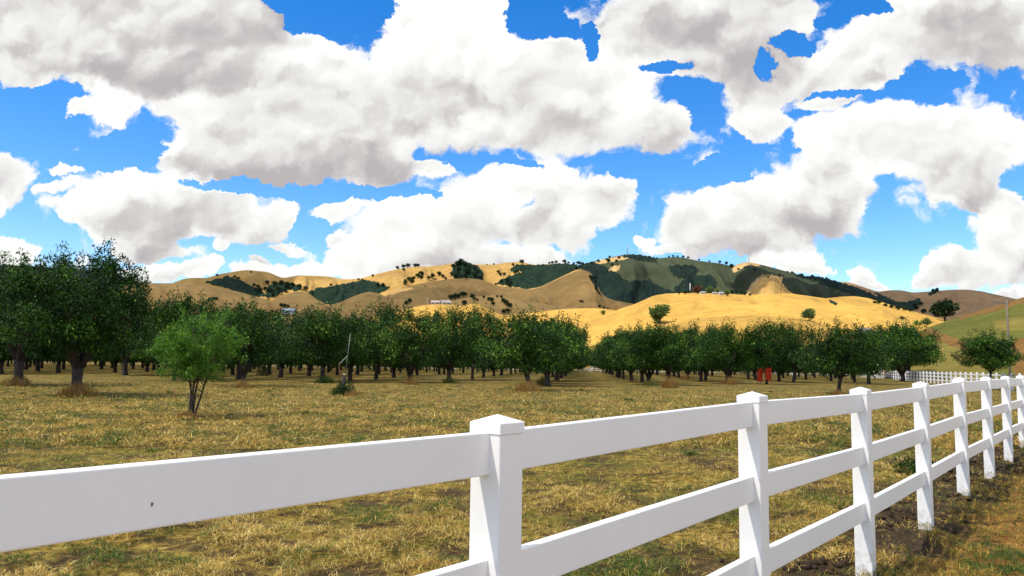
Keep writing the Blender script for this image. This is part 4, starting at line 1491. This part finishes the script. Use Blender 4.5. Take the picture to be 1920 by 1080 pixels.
# red plastic netting round a trunk: two sheets on stakes
M_net = simple('red_netting', (0.66, 0.060, 0.02), 0.6, .25, 14)
Yn = depth_of(1437, 720) - 1.1
for (xa, xb, ya, yb, lab, yo) in ((1420, 1430.5, 689, 719, 'dark red plastic netting sheet left of the wrapped trunk', 0.1),
                                  (1435.5, 1447, 688, 716, 'bright orange red netting sheet right of the wrapped trunk', 0.0)):
    p0, p1 = pt(xa, yb, Yn + yo), pt(xb, ya, Yn + yo)
    w_n, h_n = p1.x - p0.x, p1.z - max(p0.z, 0.02)
    nu, nv = 14, 12
    vs, fs = [], []
    for j in range(nv + 1):
        for i in range(nu + 1):
            a = i / nu
            zz_ = j / nv
            topw = 1 - 0.28 * zz_ ** 3 * (1 if xa < 1425 else -.2) * (1 - a)
            vs.append((w_n * (a * topw + (1 - topw)), 0.10 * math.sin(a * 9 + zz_ * 2) + .18 * math.sin(a * 3.14), h_n * (zz_ * (1 - .06 * math.sin(a * 7)) + (1 - zz_) * .16 * abs(math.sin(a * 5 + xa)))))
    for j in range(nv):
        for i in range(nu):
            q0 = j * (nu + 1) + i
            fs.append((q0, q0 + 1, q0 + nu + 2, q0 + nu + 1))
    me = bpy.data.meshes.new('red_netting')
    me.from_pydata(vs, [], fs)
    me.materials.append(M_net)
    o = obj('red_netting', me, loc=(p0.x, Yn + yo, max(p0.z, 0.02)), scale=(.88, 1, .92))
    m_ = o.modifiers.new('wire', 'WIREFRAME')
    m_.thickness = 0.05
    m_.use_replace = True
    o2 = obj('net_post', None)
    bpy.data.objects.remove(o2)
    mbx = MB()
    for xx_ in (0.0, w_n):
        mbx.tube([(xx_, 0.03, -.1), (xx_, .03, h_n * 1.03)], [.03, .03], 6)
    obj('stakes', mbx.mesh('stakes', M_stake), o)
    # the sheet itself behind the mesh ribs
    me2 = me.copy()
    sh_ = obj('sheet', me2, o)
    sh_.location = (0, 0.02, 0)
    so_ = sh_.modifiers.new('thick', 'SOLIDIFY')
    so_.thickness = 0.01
    tag(o, lab, 'netting')

# ------------------------------------------------------------------ utility poles and wire
M_pole = simple('weathered_pole', (0.20, 0.165, 0.13), 0.9, .25, 3)


def utility_pole(px, ytop, ybase, Y, label, arm=True, r=.16):
    root = bpy.data.objects.new('utility_pole', None)
    COL.objects.link(root)
    b0 = pt(px, ybase, Y)
    t0 = pt(px, ytop, Y)
    root.location = (b0.x, Y, b0.z)
    h = t0.z - b0.z
    mb = MB()
    mb.tube([(0, 0, -6), (0, 0, h * .5), (0, 0, h)], [r * 1.15, r, r * .75], 10)
    obj('shaft', mb.mesh('shaft', M_pole, True), root)
    if arm:
        mb = MB()
        mb.box((-.85, 0, h - .45), (2.3, .12, .14))
        obj('crossarm', mb.mesh('crossarm', M_pole), root)
        for xx_ in (-1.9, -1.3, .15):
            mb = MB()
            mb.tube([(xx_, 0, h - .39), (xx_, 0, h - .28), (xx_, 0, h - .2)], [.03, .06, .04], 8)
            obj('insulator', mb.mesh('insulator', M_metal), root)
    tag(root, label, 'utility pole')
    return root, b0, t0


Yp = 108.0
up_, b0, t0 = utility_pole(1893, 562, 690, Yp, 'tall wooden utility pole with a crossarm on the right hillside', r=.14)
up2, b1, t1 = utility_pole(1823, 579, 592, 255.0, 'short dark post on the crest of the green hillside', arm=False, r=.16)
# the low wire leaving the pole
mb = MB()
wp = [(1893, 618.5, Yp), (1870, 625, 112), (1840, 634, 118), (1810, 641, 124), (1790, 645, 128), (1765, 650, 132), (1740, 654, 137)]
P = [pt(*q) for q in wp]
mb.tube([p - P[0] for p in P], [.022] * len(P), 5)
tag(obj('cable', mb.mesh('cable', simple('cable_black', (.03, .03, .03), .6)), loc=P[0]), 'thin dark cable sagging left from the utility pole', 'cable')
hp = on_hill(1294, 551)
up3, _, _ = utility_pole(1294, 531, 551, hp.y, 'pale thin pole standing on the golden hilltop', arm=False, r=.28)
for ch in up3.children:
    ch.data.materials[0] = M_white

# ------------------------------------------------------------------ masts on the mountain
def mast(px, ytop, ybase, label, wpx=1.2):
    loc = on_hill(px, ybase)
    sc_ = loc.length / F
    h = (ybase - ytop) * sc_ + 2
    w = wpx * sc_
    root = bpy.data.objects.new('radio_mast', None)
    COL.objects.link(root)
    root.location = loc
    mb = MB()
    for a in range(3):
        an = a * 2.094
        mb.tube([(math.cos(an) * w * .5, math.sin(an) * w * .5, -3), (math.cos(an) * w * .2, math.sin(an) * w * .2, h)], [w * .14, w * .09], 5)
    for k in range(9):
        z = h * k / 9
        rr = w * (.5 - .3 * k / 9)
        for a in range(3):
            a0, a1 = a * 2.094, (a + 1) * 2.094
            mb.tube([(math.cos(a0) * rr, math.sin(a0) * rr, z), (math.cos(a1) * rr, math.sin(a1) * rr, z + h / 9)], [w * .05] * 2, 4)
    obj('lattice', mb.mesh('lattice', M_metal), root)
    mb = MB()
    mb.tube([(0, 0, h), (0, 0, h * 1.12)], [w * .1, w * .06], 5)
    mb.tube([(w * .3, -w * .3, h * .8), (w * .3, -w * .9, h * .8)], [w * .5, w * .5], 10)
    obj('antenna', mb.mesh('antenna', M_white), root)
    tag(root, label, 'mast')


mast(1176, 462, 479, 'tall lattice radio mast on the mountain summit', 2.4)
mast(1404, 480, 492, 'small thin mast on the golden knob right of the summit', 1.4)


# ------------------------------------------------------------------ houses
def house(px, py, wpx, hpx, wallc, roofc, label, roof_ratio=.5, rz=0.2, name='farmhouse', depth=.7):
    loc = on_hill(px, py)
    sc_ = (loc - Vector((0, 0, EYE))).length / F
    w, h = wpx * sc_, hpx * sc_
    d = w * depth
    root = bpy.data.objects.new(name, None)
    COL.objects.link(root)
    root.location = loc - Vector((0, 0, 1.0))
    root.rotation_euler = (0, 0, rz)
    hw = h * (1 - roof_ratio) + 1.0
    mw = simple(name + '_wall', wallc, .8, .08, .6)
    mr = simple(name + '_roof', roofc, .7, .15, .8)
    mb = MB()
    mb.box((0, 0, hw / 2), (w, d, hw))
    mb.add([(-w / 2, -d / 2, hw), (-w / 2, d / 2, hw), (-w / 2, 0, hw + h * roof_ratio * .95), (w / 2, -d / 2, hw), (w / 2, d / 2, hw), (w / 2, 0, hw + h * roof_ratio * .95)],
           [(0, 2, 1), (3, 4, 5), (0, 1, 4, 3)])
    obj('wall', mb.mesh('wall', mw), root)
    hr = h * roof_ratio
    mb = MB()
    e, th = w * .04, max(.25, w * .02)
    for s in (-1, 1):
        v0 = [(-w / 2 - e, s * (d / 2 + e), hw - .1), (w / 2 + e, s * (d / 2 + e), hw - .1), (w / 2 + e, 0, hw + hr), (-w / 2 - e, 0, hw + hr)]
        v1 = [(a, b_, c + th) for a, b_, c in v0]
        mb.add(v0 + v1, [(0, 1, 2, 3), (7, 6, 5, 4), (0, 4, 5, 1), (1, 5, 6, 2), (2, 6, 7, 3), (3, 7, 4, 0)])
    obj('roof', mb.mesh('roof', mr), root)
    mg = simple('window_glass', (.03, .04, .05), .2, .1, 1, .5)
    nwin = 4 if w > 12 else 2
    for i in range(nwin):
        mb = MB()
        x = (i + .5) / nwin * w - w / 2
        mb.box((x, -d / 2 - .02, hw * .62), (w / nwin * .38, .08, hw * .3))
        obj('window', mb.mesh('window', mg), root)
    mb = MB()
    mb.box((w * .04, -d / 2 - .03, hw * .45), (w * .055, .09, hw * .7))
    obj('door', mb.mesh('door', mr), root)
    tag(root, label, 'house' if name != 'barn' else 'barn')


house(541, 588, 22, 9, (.40, .44, .48), (.30, .37, .46), 'long house with a pale blue roof low on the left tan slope', .45, .1)
house(818, 571, 18, 7, (.36, .24, .20), (.30, .27, .26), 'pinkish farmhouse with a grey roof below the round tan hill', .5, -.2)
house(836, 571, 16, 8, (.33, .30, .26), (.27, .26, .25), 'grey-roofed farmhouse beside the pinkish one', .6, .3)
house(1621, 628, 20, 12, (.45, .4, .34), (.30, .25, .22), 'low barn with a brown roof behind the right orchard', .4, 0.1, 'barn')
house(1318, 551, 9, 4, (.45, .44, .42), (.3, .28, .26), 'white cottage left of the green hilltop tree', .4, .1)
house(1340, 552, 8, 4, (.45, .42, .38), (.3, .26, .24), 'white cottage right of the green hilltop tree', .4, -.1)
house(1352, 553, 9, 5, (.4, .4, .41), (.32, .33, .35), 'pale cottage beside the round hilltop tree', .4, .2)
mb = MB()
q = on_hill(801, 569)
hpl = 11 * q.length / F
mb.tube([(0, 0, -1), (0, 0, hpl)], [.45, .35], 8)
tag(obj('white_post', mb.mesh('white_post', M_white), loc=q), 'short white post left of the pinkish farmhouse', 'post')


# ------------------------------------------------------------------ unseen clouds added overhead to shade the field, tan hills and mountain
def shade_cloud_material(op):
    m, t, b = mat_new('shade_cloud')
    t.n.remove(b)
    df = t.node('ShaderNodeBsdfDiffuse')
    df.inputs[0].default_value = (.95, .95, .95, 1)
    tl = t.node('ShaderNodeBsdfTranslucent')
    tl.inputs[0].default_value = (.95, .95, .95, 1)
    m1 = t.node('ShaderNodeMixShader')
    t.l.new(df.outputs[0], m1.inputs[1])
    t.l.new(tl.outputs[0], m1.inputs[2])
    tp_ = t.node('ShaderNodeBsdfTransparent')
    m2 = t.node('ShaderNodeMixShader')
    m2.inputs[0].default_value = op
    t.l.new(tp_.outputs[0], m2.inputs[1])
    t.l.new(m1.outputs[0], m2.inputs[2])
    t.l.new(m2.outputs[0], t.n['Material Output'].inputs[0])
    return m


M_shade_cloud = shade_cloud_material(0.54)
M_shade_cloud2 = shade_cloud_material(0.20)
M_shade_cloud3 = shade_cloud_material(0.85)


def shade_cloud(qx, qy, alt, rx, ry, rz_, seed, mat, ground_z=0):
    """unseen cumulus added so that its shadow falls round (qx, qy)"""
    k = (alt - ground_z) / SUN_DIR.z
    c = Vector((qx, qy, ground_z)) + SUN_DIR * k
    nu, nv = 64, 32
    th = np.linspace(0, 2 * np.pi, nu, endpoint=False)
    ph = np.linspace(0.02, np.pi - 0.02, nv)
    TH, PH = np.meshgrid(th, ph)
    D_ = np.stack([np.cos(TH) * np.sin(PH), np.sin(TH) * np.sin(PH), np.cos(PH)], -1)
    n_ = fbm(D_[..., 0] * 2.2 + D_[..., 2] + 20 + seed, D_[..., 1] * 2.2 + D_[..., 2] * .7 + 20, 4, seed)
    r_ = 0.62 + 0.75 * n_
    V = D_ * r_[..., None] * np.array([rx, ry, rz_])
    V[..., 2] = np.where(V[..., 2] < 0, V[..., 2] * .35, V[..., 2])
    idx_ = np.arange(nu * nv).reshape(nv, nu)
    nx_ = np.roll(idx_, -1, axis=1)
    qd = np.stack([idx_[:-1], nx_[:-1], nx_[1:], idx_[1:]], -1).reshape(-1, 4)
    o = obj('shade_cloud', new_mesh('shade_cloud', V.reshape(-1, 3), [qd], mat, True), loc=c)
    return tag(o, kind='structure')


shade_cloud(10, 150, 700, 420, 330, 70, 3, M_shade_cloud2)
shade_cloud(-230, 1450, 1150, 520, 300, 90, 5, M_shade_cloud, 60)
shade_cloud(150, 1750, 1250, 420, 260, 90, 9, M_shade_cloud, 100)
shade_cloud(330, 2050, 1650, 130, 170, 60, 13, M_shade_cloud3, 200)
shade_cloud(640, 2200, 1650, 150, 120, 60, 23, M_shade_cloud3, 250)
shade_cloud(880, 2500, 1750, 170, 160, 60, 27, M_shade_cloud3, 250)
shade_cloud(1750, 2700, 1900, 700, 420, 90, 17, M_shade_cloud, 100)
shade_cloud(-1300, 2600, 1900, 700, 500, 90, 19, M_shade_cloud, 100)
